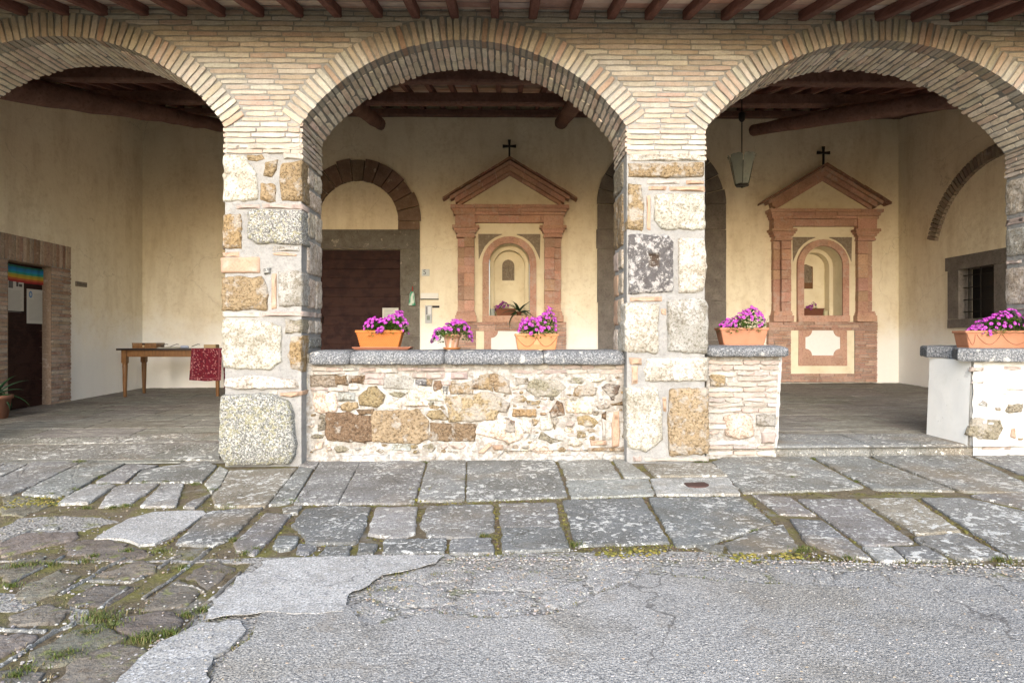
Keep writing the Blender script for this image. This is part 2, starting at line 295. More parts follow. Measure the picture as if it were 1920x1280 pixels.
def fx(Y):     # plane mapper for walls facing the camera
    return lambda a, b, d: Vector((a, Y+d, b))
def pxpoly(pp, Y):
    r = []
    for (x, y) in pp:
        p = P(x, y, Y); r.append((p.x, p.z))
    return r
def rectp(x0, y0, x1, y1, j=0.):
    return [(x0+U(-j, j), y0+U(-j, j)), (x1+U(-j, j), y0+U(-j, j)), (x1+U(-j, j), y1+U(-j, j)), (x0+U(-j, j), y1+U(-j, j))]
KIND = {'tan': ('tuff', TAN), 'tan2': ('tuff', TAN2), 'brn': ('tuff', BRN), 'white': ('pale', WH), 'grey': ('lichen', (.2, .2, .195)), 'lg': ('pale', LG),
        'o': ('brick', BRO), 'pk': ('brick', PK), 'wb': ('brick', (.44, .39, .33)), 'dk': ('darkstone', (.075, .07, .072)), 'lt': ('tuff', (.4, .31, .2)),
        'gt': ('tuff', (.28, .25, .19)), 'bk': ('tuff', (.16, .12, .1)), 'pw': ('pale', (.56, .48, .42)), 'wl': ('pale', (.52, .47, .41))}
# ------------------------------------------------------------------ the arcade wall: brick spandrels, three arches, stone piers
ARCH = []
for (xc, yc, rr, sx, sy) in ((109, 439, 372, 424, 241), (870, 446, 372, 1175, 238), (1653, 488, 411, 1321, 246)):
    c = P(xc, yc, FY); s_ = P(sx, sy, FY); r = math.hypot(s_.x-c.x, s_.z-c.z); ARCH.append((c.x, c.z, r, abs(s_.x-c.x), s_.z))
RT = .215; SPR = P(870, 240, FY).z; WT = P(944, 14, FY).z
WX0, WX1 = P(-420, 600, FY).x, P(2230, 600, FY).x
arcade = tag(empty('brick_arcade', (0, FY, 0)), 'three arched arcade wall of thin pale bricks standing on rough stone piers', 'arcade')
mb = MB()
PITCH = .0485; z = SPR-.055*4
def lay(mb, x0, x1, z, Y, mname='brick', L0=.22, L1=.34, h=.0395, pal=BR, lw=.05, whiten=0):
    x = x0
    while x < x1-.02:
        l = U(L0, L1)
        if x+l > x1-.07: l = x1-x
        c = random.choice(pal)
        if U(0, 1) < whiten: c = (.52, .49, .43)
        hh = h*U(.86, 1.08)
        brick(mb, Vector((x+l/2, Y+U(-.003, .004), z+U(-.0015, .0015)+nz(x*1.1, z, 2)*.005)), Vector((1, 0, U(-.006, .006))), Vector((0, 0, 1)), Vector((0, 1, 0)), l-.012, hh, lw, jit(c, .08), mname, st=4 if l > .12 else 3, j=.0026)
        x += l
row = 0
while z < WT:
    iv = [(WX0, WX1)]
    for (xc, zc, r, hw, zs) in ARCH:
        if z > zs-.005:
            ro = r+RT+.006; q = ro*ro-(z-zc)**2; h = math.sqrt(q) if q > 0 else 0
            # below the skewback line the outer end of the springer rules
            ang = math.asin(hw/r); zo_end = zc+ro*math.cos(ang)
            if z < zo_end: h = hw+(z-zs)*math.tan(ang)+.004
        else: h = hw
        if h > 0:
            n2 = []
            for a, b in iv:
                if b <= xc-h or a >= xc+h: n2.append((a, b)); continue
                if a < xc-h: n2.append((a, xc-h))
                if b > xc+h: n2.append((xc+h, b))
            iv = n2
    for a, b in iv:
        if b-a > .05: lay(mb, a+(0 if a in (WX0,) else .0), b, z, FY, whiten=.5 if z < SPR+.05 else .14)
    z += PITCH; row += 1
# core with the arches cut out
nx = 260; xs = [WX0+(WX1-WX0)*i/nx for i in range(nx+1)]
for (xc, zc, r, hw, zs) in ARCH: xs += [xc-hw-.008, xc-hw-.0079, xc+hw+.008, xc+hw+.0081]
xs = sorted(xs); vs = []
for x in xs:
    zb = SPR-.02
    for (xc, zc, r, hw, zs) in ARCH:
        if abs(x-xc) < hw+.008: zb = zc+math.sqrt((r+.009)**2-(x-xc)**2)
    vs += [(x, FY+.009, zb), (x, FY+.009, WT+.1), (x, IY-.005, zb), (x, IY-.005, WT+.1)]
fs = []
for i in range(len(xs)-1):
    a = i*4; b = a+4; fs += [(a, b, b+1, a+1), (a+2, a+3, b+3, b+2), (a, a+2, b+2, b), (a+1, b+1, b+3, a+3)]
fs += [(0, 1, 3, 2), (len(vs)-4, len(vs)-2, len(vs)-1, len(vs)-3)]
mb.add(vs, fs, 'mortar')
# plaster skin on the inner side of the arcade wall above the arches
mb.build('spandrel_wall', arcade)
for ai, (xc, zc, r, hw, zs) in enumerate(ARCH):
    mb = MB(); a0 = math.asin(hw/r); n = int(r*2*a0/.0605)
    for i in range(n):
        a = -a0+2*a0*(i+.5)/n+U(-.0012, .0012); rad = Vector((math.sin(a), 0, math.cos(a))); tan = Vector((math.cos(a), 0, -math.sin(a)))
        cc = Vector((xc, FY, zc)); c = random.choice(BR+[(.46, .4, .3)]*3)
        if abs(a) > .55 and U(0, 1) < .45: c = (.52, .48, .41)
        if U(0, 1) < .07: c = (.45, .28, .17)
        pit = r*2*a0/n; ln = RT*U(.93, 1.03)
        brick(mb, cc+rad*(r+ln/2+U(-.004, .003))+Vector((0, -.006+U(-.004, .004), 0)), rad, tan, Vector((0, 1, 0)), ln, pit*U(.74, .84), .14, jit(c), j=.003)
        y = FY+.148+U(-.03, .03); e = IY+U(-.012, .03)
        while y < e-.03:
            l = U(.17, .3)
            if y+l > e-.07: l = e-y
            c = random.choice([(.86, .72, .54), (.9, .74, .56), (.82, .66, .5), (.92, .8, .64), (.84, .62, .48), (.9, .8, .66)])  # soffit bricks tinted paler than the face, lifting their shade by colour
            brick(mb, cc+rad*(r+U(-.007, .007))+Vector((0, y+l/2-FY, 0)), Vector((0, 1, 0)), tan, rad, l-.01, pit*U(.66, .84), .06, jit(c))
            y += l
    tag(mb.build('brick_arch', arcade), ['left brick arch over the table', 'middle brick arch over the low wall', 'wide right brick arch over the lantern'][ai])

def side_fn(X, sgn): return lambda a, b, d: Vector((X-sgn*d, a, b))
def pier(x0, x1, front, brick_top, label, side_l, side_r, zbot, seed, wide=0):
    random.seed(seed); X0 = P(x0, 600, FY).x; X1 = P(x1, 600, FY).x; mb = MB(); e = .014
    # slightly uneven mortar core
    zz = [zbot, .4, .8, 1.2, 1.6, 2., 2.4, SPR-.02]
    for i in range(len(zz)-1):
        mb.box(X0+e, X1-e, FY+e, IY-e, zz[i], zz[i+1]-.0005, 'mortar')
    for (poly, k, bulge) in front:
        dent = -.002 if k == 'dk' else 0; m, c = KIND[k]
        if len(poly) == 4 and not isinstance(poly[0], tuple): poly = rectp(*poly, j=1.4)
        pp = pxpoly(poly, FY); lo = min(p[0] for p in pp); hi = max(p[0] for p in pp)
        edge = lo < X0+.03 or hi > X1-.03
        small = m == 'brick'
        dp = .2 if edge else .05
        stone(mb, pp, fx(FY+e), dp, m, jit(c, .06), bulge=bulge, rnd=.12 if small else .1, jag=.006 if small else .015, dent=dent)
    for (X, sgn, rows) in ((X0, -1, side_l), (X1, 1, side_r)):
        for (yt, yb, ks) in rows:
            zt = P(944, yt, FY).z; zb_ = P(944, yb, FY).z; y0 = FY+.16; y1 = IY+.004
            if ks[0] == 'B':      # brick courses on the reveal
                z = zb_+.025
                while z < zt:
                    y = FY+.004
                    while y < IY-.02:
                        l = U(.16, .3); l = IY-y if y+l > IY-.08 else l
                        brick(mb, Vector((X+sgn*U(-.003, .006), y+l/2, z)), Vector((0, 1, 0)), Vector((0, 0, 1)), Vector((-sgn, 0, 0)), l-.012, .04, .05, jit(random.choice([(.5, .4, .3), (.55, .46, .36), (.48, .35, .26)])))
                        y += l
                    z += PITCH
                continue
            n = len(ks); y = y0
            for i, k in enumerate(ks):
                l = (y1-y)/(n-i)*U(.85, 1.15) if i < n-1 else y1-y
                m, c = KIND[k]
                stone(mb, [(y+.006, zb_+.008), (y+l-.006, zb_+.008+U(0, .01)), (y+l-.006, zt-.008), (y+.006, zt-.008-U(0, .012))], side_fn(X-sgn*e, sgn), .05, m, jit(c, .08), bulge=.016, rnd=.12)
                y += l
    o = mb.build('stone_pier', arcade); tag(o, label); return o
SIDE = [(232, 300, ['B']), (302, 340, ['pw', 'wl']), (343, 382, ['pw']), (385, 440, ['wl', 'pw']), (443, 512, ['wl']), (515, 577, ['pw', 'wl']), (580, 594, ['pk', 'pk']), (597, 627, ['wl', 'wl']), (630, 655, ['grey']), (660, 735, ['wl', 'pw']), (738, 800, ['wl', 'wl']), (803, 866, ['wl', 'pk'])]  # reveal stones mostly coloured paler and warmer to offset their bluish shade
pier(418, 567, [
    ((421, 270, 450, 281), 'wb', .02), ((457, 269, 566, 280), 'wb', .02), ((500, 282, 528, 288), 'wb', .018), ((529, 286, 566, 299), 'wb', .02),
    ([(417, 290), (455, 289), (482, 325), (484, 377), (417, 378)], 'white', .022), ([(462, 290), (490, 289), (496, 297), (480, 303), (463, 300)], 'tan', .014),
    ([(497, 303), (521, 298), (519, 318), (508, 333), (491, 329)], 'tan', .018), ([(526, 306), (566, 299), (567, 379), (528, 376), (522, 335)], 'tan', .022), ([(488, 342), (517, 344), (516, 378), (486, 376)], 'tan', .018),
    ((443, 383, 487, 392), 'pk', .012), ((489, 381, 566, 391), 'pk', .015), ([(418, 402), (450, 401), (454, 418), (452, 466), (415, 468)], 'tan2', .022),
    ([(468, 392), (566, 393), (567, 459), (480, 458), (462, 445), (463, 402)], 'grey', .03), ((416, 472, 448, 481), 'o', .012), ((510, 461, 560, 470), 'lg', .012), ([(509, 474), (530, 472), (557, 477), (555, 480), (512, 478)], 'o', .016),
    ((412, 482, 487, 513), 'o', .024), ([(493, 503), (507, 502), (508, 513), (495, 515)], 'grey', .02),
    ([(413, 518), (492, 518), (502, 542), (501, 583), (414, 582)], 'tan', .024), ((508, 511, 518, 580), 'o', .02), ((520, 508, 567, 576), 'lg', .022),
    ((416, 584, 488, 595), 'wb', .02), ((490, 584, 567, 594), 'pk', .02), ([(414, 597), (500, 600), (528, 612), (528, 680), (505, 694), (416, 690)], 'white', .026),
    ((534, 598, 566, 626), 'gt', .02), ([(546, 629), (566, 629), (565, 700), (545, 690), (538, 665)], 'tan2', .02), ([(420, 710), (470, 702), (560, 712), (562, 728), (440, 731), (420, 724)], 'white', .034),
    ([(523, 736), (568, 733), (566, 741), (545, 745), (523, 742)], 'o', .026), ((503, 733, 520, 739), 'wb', .02),
    ([(414, 740), (500, 736), (540, 748), (553, 775), (556, 850), (545, 869), (428, 873), (411, 850)], 'grey', .075)],
    0, 'pier of mixed tuff blocks resting on a big lichen speckled boulder', SIDE, SIDE, -.1, 11)
SIDE2 = [(232, 285, ['B']), (288, 345, ['gt']), (348, 455, ['tan', 'tan']), (458, 500, ['wl', 'pk']), (503, 550, ['wl', 'o']), (553, 610, ['wl', 'o']), (613, 664, ['white', 'wl']), (667, 722, ['pw', 'wl']), (725, 790, ['white']), (793, 862, ['white', 'wl'])]
pier(1173, 1325, [
    ((1179, 288, 1320, 301), 'white', .02), ([(1177, 305), (1320, 303), (1321, 331), (1250, 334), (1178, 331)], 'tan', .026), ((1212, 338, 1277, 344), 'wb', .012), ((1286, 338, 1321, 345), 'o', .016),
    ((1216, 349, 1250, 357), 'o', .015), ((1255, 348, 1322, 358), 'o', .018), ([(1178, 343), (1204, 345), (1208, 380), (1207, 433), (1175, 431)], 'tan', .024), ((1213, 364, 1221, 432), 'o', .016),
    ([(1226, 366), (1240, 361), (1322, 363), (1323, 431), (1240, 430), (1227, 415)], 'white', .024), ([(1177, 438), (1255, 440), (1263, 455), (1264, 548), (1178, 552)], 'dk', .026),
    ([(1272, 446), (1322, 444), (1326, 500), (1320, 548), (1272, 550)], 'white', .026), ((1181, 556, 1243, 565), 'o', .018), ([(1172, 568), (1236, 568), (1236, 664), (1172, 660)], 'white', .022), ((1240, 577, 1250, 590), 'o', .012),
    ([(1250, 561), (1322, 558), (1329, 575), (1328, 664), (1252, 660)], 'lg', .026), ((1180, 671, 1203, 683), 'o', .014), ((1184, 686, 1197, 721), 'o', .016), ((1208, 671, 1330, 715), 'white', .024),
    ([(1174, 726), (1232, 724), (1243, 780), (1242, 826), (1215, 848), (1176, 840)], 'white', .026), ((1243, 744, 1250, 772), 'o', .012), ([(1256, 728), (1330, 726), (1331, 852), (1254, 856), (1252, 780)], 'lt', .03),
    ((1188, 854, 1204, 866), 'pk', .02), ((1207, 857, 1330, 866), 'wb', .026)],
    0, 'pier of whitewashed blocks with one dark stone that has a round hole', SIDE2, SIDE, -.1, 12)
SIDE3 = [(232, 300, ['B']), (303, 380, ['wl']), (383, 400, ['pk', 'pk']), (403, 466, ['white']), (469, 482, ['pk', 'pk']), (485, 566, ['wl']), (569, 578, ['pk']), (581, 650, ['gt', 'tan']), (653, 740, ['wl', 'pw']), (743, 860, ['white'])]
for (a, b, lab, sd_) in ((1986, 2140, 'right end pier of pale grey blocks between thin brick rows', 13), (-345, -195, 'pier of pale blocks beyond the left arch', 14)):
    random.seed(sd_); fr = []; y = 288
    while y < 860:
        h = U(40, 85); xm = a+U(55, 100)
        fr += [((a+2, y, xm, y+h-8), random.choice(['lg', 'white', 'tan']), .022), ((xm+8, y, b-2, y+h-8), random.choice(['lg', 'white', 'grey']), .022), ((a+4, y+h-6, b-3, y+h), 'pk', .015)]; y += h+4
    pier(a, b, fr, 0, lab, SIDE3, SIDE3, -.1, sd_)
# the round putlog hole in the dark stone is a shallow brown dent, its depth shade put into the tint
random.seed(21)

# ------------------------------------------------------------------ low walls with coping stones
def coping(par, segs, z0, z1, y0, y1, tilt=.0, name='coping_stone'):
    for (a, b) in segs:
        mb = MB(); nu = max(4, int((b-a)/.04)); s_ = U(0, 50)
        prof = [(y1, z0), (y0+.012, z0), (y0, z0+.012), (y0-.002, z0+.06), (y0+.006, z0+.082), (y0+.03, z1-.018), (y0+.08, z1-.006), (y0+.2, z1), (y1-.04, z1+tilt), (y1, z1+tilt-.02)]
        n = len(prof); vs = []
        for i in range(nu+1):
            x = a+(b-a)*i/nu; e = .012 if i in (0, nu) else 0
            for k, (y, z_) in enumerate(prof):
                q = .005*nz(x*12+s_, y*12, z_*20)+.004*nz(x*40, y*40, z_*40+s_)
                fz = 1-2*e; vs.append((x, y+(e if k in (1, 2, 3, 4, 5) else 0)+q, z_-(e if k >= 5 else -e if k < 2 else 0)+q*.8))
        fs = [(i*n+k, i*n+(k+1) % n, (i+1)*n+(k+1) % n, (i+1)*n+k) for i in range(nu) for k in range(n)]
        fs += [tuple(range(n-1, -1, -1)), tuple(nu*n+k for k in range(n))]
        mb.add(vs, fs, 'coping', smooth=True); mb.build(name, par)
PY = 5.86
def low_wall(name, label, x0, x1, zt, y1=6.36):
    o = tag(empty(name, ((x0+x1)/2, PY, .05)), label, 'low wall'); return o
def masonry(o, nm, mb, wallmat): return mb.build(nm, o)
X0, X1 = P(574, 700, PY).x, P(1178, 700, PY).x
lw1 = low_wall('parapet_wall', 'middle low rubble wall with dark coping between the two piers', X0, X1, 1)
random.seed(31); mb = MB()
CT = 1.075; CB = .935
# lumpy lime core
def core(mb, x0, x1, y0, y1, z0, z1, m, amp=.014):
    n = max(6, int((x1-x0)/.03)); k = int((z1-z0)/.03)
    mb.grid(lambda u, v: (x0+(x1-x0)*u, y0+amp*nz((x0+(x1-x0)*u)*9, v*(z1-z0)*9, 3)+amp*.6*nz((x0+(x1-x0)*u)*30, v*(z1-z0)*30, 7), z0+(z1-z0)*v), n, k, m)
    mb.box(x0, x1, y0+.03, y1, z0, z1-.001, m)
core(mb, X0, X1, PY+.004, 6.34, -.05, CB+.01, 'lime')
def zpix(ox, oy, s): return lambda a: (ox+a[0]/s, oy+a[1]/s)
q1 = [((80, 375, 340, 490), 'gt'), ((350, 370, 465, 470), 'brn'), ((480, 372, 660, 465), 'brn'), ((670, 345, 870, 405), 'pk'), ((660, 412, 860, 470), 'pk'), ((870, 385, 1190, 520), 'lg'), ((1215, 405, 1325, 485), 'dk'),
      ((1332, 415, 1400, 480), 'tan'), ((1415, 428, 1500, 540), 'brn'), ((1505, 425, 1600, 478), 'pk'), ((1515, 482, 1570, 580), 'grey'), ((1600, 440, 1830, 572), 'tan'), ((80, 500, 262, 535), 'pk'), ((272, 495, 470, 545), 'wb'), ((482, 490, 600, 530), 'wb'),
      ([(600, 600), (700, 510), (800, 500), (880, 600), (870, 680), (790, 715), (620, 690)], 'tan'), ((380, 552, 560, 645), 'lg'), ([(405, 690), (470, 652), (575, 662), (592, 725), (500, 762), (410, 750)], 'tan'), ((588, 740, 758, 795), 'brn'),
      ([(175, 800), (240, 800), (240, 970), (150, 965), (145, 880)], 'gt'), ([(250, 785), (480, 780), (720, 815), (745, 900), (742, 1080), (480, 1100), (270, 1070), (248, 950)], 'brn'),
      ([(755, 765), (950, 765), (1230, 745), (1345, 870), (1350, 1040), (1240, 1110), (1000, 1100), (760, 1085)], 'lt'), ([(1365, 760), (1500, 745), (1580, 855), (1420, 850), (1340, 810)], 'tan'),
      ((1390, 895, 1850, 1080), 'brn'), ((1150, 520, 1540, 650), 'white'), ((110, 570, 350, 770), 'pw'), ((1100, 640, 1340, 700), 'pw'), ((900, 660, 1060, 735), 'pw'), ((130, 1095, 210, 1170), 'pw'), ((950, 1120, 1160, 1185), 'lg'),
      ((90, 268, 250, 320), 'wb'), ((255, 280, 420, 325), 'pk'), ([(430, 325), (470, 285), (560, 282), (598, 315)], 'wb'), ((605, 288, 780, 330), 'pk'), ((790, 285, 1010, 345), 'wb'), ((1030, 282, 1230, 322), 'pk'), ((1238, 288, 1530, 328), 'pk'), ((1540, 285, 1790, 325), 'wb'),
      ((1185, 340, 1340, 402), 'pk'), ((1345, 345, 1530, 412), 'pk'), ((1605, 335, 1780, 412), 'pk'), ((110, 330, 440, 365), 'wb'), ((610, 335, 870, 342), 'wb')]
q2 = [([(165, 380), (270, 345), (280, 420), (320, 540), (160, 505)], 'tan'), ([(280, 350), (400, 360), (480, 430), (510, 570), (335, 545), (290, 440)], 'tan'), ((85, 412, 152, 512), 'brn'), ((575, 400, 700, 470), 'gt'), ([(710, 450), (790, 405), (1000, 420), (1100, 500), (1000, 595), (780, 600), (700, 530)], 'gt'),
      ([(1190, 590), (1210, 510), (1310, 465), (1440, 510), (1440, 580), (1280, 600)], 'tan'), ([(1510, 500), (1560, 465), (1690, 480), (1695, 560), (1590, 600)], 'bk'), ((1600, 600, 1650, 640), 'bk'),
      ([(-180, 612), (-60, 590), (60, 590), (200, 555), (330, 580), (390, 640), (375, 740), (320, 850), (50, 858), (-140, 868), (-165, 740)], 'lt'), ([(430, 660), (510, 665), (470, 790), (395, 750)], 'brn'), ((692, 642, 818, 695), 'tan'), ((540, 730, 780, 820), 'tan2'),
      ([(1010, 650), (1070, 665), (1090, 800), (960, 820), (940, 770)], 'brn'), ((1112, 650, 1395, 785), 'pw'), ([(1440, 705), (1540, 675), (1600, 690), (1580, 730), (1465, 745)], 'brn'), ([(1600, 680), (1740, 640), (1740, 695), (1610, 705)], 'brn'),
      ([(200, 880), (420, 850), (560, 830), (630, 940), (620, 1060), (480, 1100), (300, 1040), (140, 1000)], 'pw'), ((300, 900, 420, 980), 'brn'), ((440, 850, 560, 1000), 'bk'), ([(740, 845), (830, 860), (800, 910), (750, 930)], 'tan'), ([(990, 840), (1040, 850), (990, 950), (965, 880)], 'tan'),
      ([(850, 980), (960, 1050), (1080, 1080), (960, 1110), (840, 1060)], 'gt'), ((1235, 975, 1330, 1045), 'tan'), ((1500, 762, 1548, 845), 'brn'), ((1508, 852, 1540, 1070), 'wb'), ([(1630, 758), (1690, 758), (1700, 1000), (1690, 1135), (1618, 1140), (1615, 900)], 'o'),
      ((1385, 1080, 1548, 1132), 'o'), ((1365, 1155, 1760, 1195), 'tan'), ([(155, 1210), (270, 1105), (308, 1130), (210, 1225)], 'o'), ([(310, 1130), (420, 1125), (430, 1180), (325, 1185)], 'o'), ((830, 830, 960, 960), 'white'), ((640, 850, 730, 1000), 'white')]
for q, f_ in ((q1, zpix(570, 640, 5.82)), (q2, zpix(870, 640, 5.82))):
    for poly, k in q:
        if not isinstance(poly[0], tuple): poly = rectp(*poly, j=6)
        pp = pxpoly([f_(a) for a in poly], PY); m, c = KIND[k]
        gx = sum(p[0] for p in pp)/len(pp); gz = sum(p[1] for p in pp)/len(pp); pp = [(gx+(p[0]-gx)*1.09, gz+(p[1]-gz)*1.07) for p in pp]
        stone(mb, pp, fx(PY), .035, m, jit(c, .1), bulge=U(.008, .022), rnd=.14, jag=.018 if m != 'brick' else .006)
for (za, zb_) in ((CB-.026, .04), (CB-.07, .035)):       # thin brick slips at the right half under the coping
    x = P(1000 if za > .9 else 960, 600, PY).x
    while x < X1-.05:
        l = U(.1, .26); brick(mb, Vector((x+l/2, PY-.006, za)), Vector((1, 0, U(-.05, .05))), Vector((0, 0, 1)), Vector((0, 1, 0)), l-.012, zb_*U(.8, 1), .03, jit(random.choice([PK, (.42, .36, .29), (.36, .28, .23)])), j=.005); x += l
zf = .03   # mortar fillet along the foot
a = X0
while a < X1-.1:
    l = min(U(.2, .55), X1-a); h1, h2 = U(.05, .1), U(.05, .1); stone(mb, [(a-.01, -.03), (a+l+.01, -.03), (a+l+.005, h2), (a+l*.5, (h1+h2)/2+U(-.02, .02)), (a-.005, h1)], fx(PY), .02, 'lime', bulge=U(.015, .035), rnd=.1, jag=.02); a += l
# small rubble and brick chips packed between the larger stones
used = []
for q, f_ in ((q1, zpix(570, 640, 5.82)), (q2, zpix(870, 640, 5.82))):
    for poly, k in q:
        if not isinstance(poly[0], tuple): poly = rectp(*poly)
        pp = pxpoly([f_(a_) for a_ in poly], PY); used.append((min(p[0] for p in pp), max(p[0] for p in pp), min(p[1] for p in pp), max(p[1] for p in pp)))
cnt = 0
for i in range(5000):
    w_ = U(.12, .24) if i < 1500 else U(.05, .13) if i < 3500 else U(.02, .06); h_ = w_*U(.3, .65); x = U(X0+.02, X1-w_-.02); z = U(.1, CB-.1-h_)
    if any(x < u[1]+.004 and x+w_ > u[0]-.004 and z < u[3]+.004 and z+h_ > u[2]-.004 for u in used): continue
    used.append((x, x+w_, z, z+h_)); k = random.choice(['pw', 'lg', 'gt', 'tan', 'pk', 'pk', 'brn', 'wl', 'gt', 'tan']); m, c = KIND[k]
    n_ = random.randint(5, 7); poly = [(x+w_/2+w_/2*math.cos(2*math.pi*q_/n_+U(-.3, .3))*1.16, z+h_/2+h_/2*math.sin(2*math.pi*q_/n_+U(-.3, .3))*1.2) for q_ in range(n_)]
    stone(mb, poly, fx(PY), .03, m, jit(c, .15), bulge=U(.004, .014), rnd=.2, jag=.008); cnt += 1
    if cnt > 190: break
mb.build('rubble_masonry', lw1)
a = P(577, 600, 5.76).x; b = P(1173, 600, 5.76).x; cuts = [a, P(654, 600, 5.76).x, P(832, 600, 5.76).x, P(1020, 600, 5.76).x, b]
coping(lw1, [(cuts[i]+.004, cuts[i+1]-.004) for i in range(4)], CB, CT-.005, 5.775, 6.4)
# second low wall (right of pier 2)
X0, X1 = P(1326, 700, PY).x, P(1466, 700, PY).x; CT2 = 1.115
lw2 = low_wall('parapet_wall', 'short low wall of thin pale bricks right of the second pier', X0, X1, 1)
random.seed(32); mb = MB()
vs = [(X0, PY+.02, 0), (X1-.05, PY+.02, 0), (X1, PY+.02, CT2-.1), (X0, PY+.02, CT2-.1), (X0, 6.36, 0), (X1-.05, 6.36, 0), (X1, 6.36, CT2-.1), (X0, 6.36, CT2-.1)]
mb.add(vs, [(0, 1, 2, 3), (1, 5, 6, 2), (5, 4, 7, 6), (4, 0, 3, 7), (3, 2, 6, 7)], 'lime')
z = .09
def zk(v): return P(944, 630+v/5.333, PY).z
sp = [((65, 385, 222, 505), 'tan'), ([(200, 800), (330, 765), (480, 790), (510, 1000), (380, 1035), (220, 1000)], 'pw'), ((575, 965, 728, 1080), 'pk'), ((530, 785, 720, 900), 'lg')]
for poly, k in sp:
    if not isinstance(poly[0], tuple): poly = rectp(*poly, j=5)
    m, c = KIND[k]; stone(mb, pxpoly([(1320+p[0]/5.333, 630+p[1]/5.333) for p in poly], PY), fx(PY+.012), .03, m, jit(c, .08), bulge=.022, rnd=.2)
v = 240; rowi = 0
while v < 1170:
    h = U(44, 60); zc_ = zk(v+h/2); x = X0+.01; xe = X1-.02-.05*(v-240)/930
    while x < xe-.02:
        l = U(.1, .34); l = xe-x if x+l > xe-.09 else l
        pxm = 1320+(P(0, 0, 1).x*0); cpx = 944+(x+l/2)/PY*F
        u_ = (cpx-1320)*5.333
        if not ((195 < u_ < 520 and 765 < v+h/2 < 1035) or (530 < u_ < 740 and 780 < v+h/2 < 1085) or (u_ < 225 and 385 < v+h/2 < 510)):
            brick(mb, Vector((x+l/2, PY+U(-.004, .006), zc_)), Vector((1, 0, U(-.05, .05))), Vector((0, 0, 1)), Vector((0, 1, 0)), l-.012, h/5.333*.00487*U(.6, .88), .03, jit(random.choice([(.44, .34, .28), (.46, .38, .31), (.4, .29, .23), (.48, .42, .37), (.34, .29, .25), (.46, .33, .25)])), j=.006)
        x += l
    v += h
# white limewashed right cheek
stone(mb, [(PY+.02, .02), (6.35, .02), (6.35, CT2-.1), (PY+.02, CT2-.1)], lambda a, b, d: Vector((X1-.05+.05*(b/1.)-d, a, b)), .02, 'limewash', bulge=.02, rnd=.04)
mb.build('brick_masonry', lw2)
a = P(1328, 600, 5.76).x; b = P(1481, 600, 5.76).x
coping(lw2, [(a, b)], P(944, 669, 5.78).z, CT2, 5.775, 6.42)
# third low wall (far right)
X0, X1 = P(1824, 700, PY).x, P(2010, 700, PY).x
lw3 = low_wall('parapet_wall', 'whitewashed low wall at the right edge with a brown stone showing', X0, X1, 1)
random.seed(33); mb = MB()
core(mb, X0+.005, X1, PY+.004, 6.42, -.02, .975, 'limewash', .02)
mb.grid(lambda u, v: (X0-.04*(1-v)+.003*nz(u*4, v*8, 1), PY+.02+(6.44-PY)*u, .02+.955*v), 20, 24, 'plaster_white')
for poly, k in (([(600, 850), (760, 860), (880, 880), (905, 960), (850, 1085), (640, 1070), (520, 1030), (560, 910)], 'gt'), ((565, 320, 700, 372), 'pk'), ((900, 315, 1090, 350), 'pk'), ([(640, 715), (690, 680), (735, 695), (730, 740)], 'lg'), ((805, 742, 880, 782), 'tan'), ((935, 700, 1113, 805), 'gt'), ((985, 960, 1028, 1060), 'o'), ((690, 1145, 980, 1180), 'pk'), ((1050, 1060, 1110, 1090), 'tan'), ((870, 600, 930, 612), 'wb'), ((940, 545, 1110, 565), 'wb'), ((580, 470, 700, 500), 'wb')):
    if not isinstance(poly[0], tuple): poly = rectp(*poly, j=5)
    m, c = KIND[k]; stone(mb, pxpoly([(1720+p[0]/5.565, 630+p[1]/5.565) for p in poly], PY), fx(PY+.006), .03, m, jit(c, .08), bulge=.012, rnd=.22, jag=.015)
mb.build('whitewashed_masonry', lw3)
# coping with a chamfered end that runs back
mb = MB(); ztop = 1.075; zb_ = .96
XA = P(1734, 655, 6.45); XB = P(1834, 672, 5.78); XC = P(2010, 672, 5.78)
out = [(XA.x, 6.42), (XA.x+.12, 6.22), (XB.x-.12, 5.88), (XB.x+.03, 5.79), (XC.x, 5.78), (XC.x, 6.6), (XA.x+.05, 6.6)]
pts = []
for i in range(len(out)):
    p = Vector(out[i]); q = Vector(out[(i+1) % len(out)]); k = max(1, int((q-p).length/.04))
    for t in range(k): pts.append(p+(q-p)*t/k)
vs = []; n = len(pts); cx, cy = 4.95, 6.2
for (sc_, z_) in ((.985, zb_), (1, zb_+.015), (1.0, ztop-.035), (.992, ztop-.012), (.96, ztop)):
    for p in pts:
        q = .006*nz(p.x*14, p.y*14, z_*30)
        vs.append((cx+(p.x-cx)*sc_+q, cy+(p.y-cy)*sc_+q, z_+(.03*(p.y-5.78)/.7 if z_ > 1 else .03*(p.y-5.78)/.7)+q))
fs = [(r_*n+i, r_*n+(i+1) % n, (r_+1)*n+(i+1) % n, (r_+1)*n+i) for r_ in range(4) for i in range(n)]+[tuple(4*n+i for i in range(n)), tuple(range(n-1, -1, -1))]
mb.add(vs, fs, 'coping'); mb.build('coping_stone', lw3)
# ------------------------------------------------------------------ loggia walls
def wall_label(o, l): return tag(o, l, 'wall')
ZC = CZ+2.943                     # underside of the rafters at the arcade front
SL = .235
def zr(y): return ZC+SL*(y-FY)
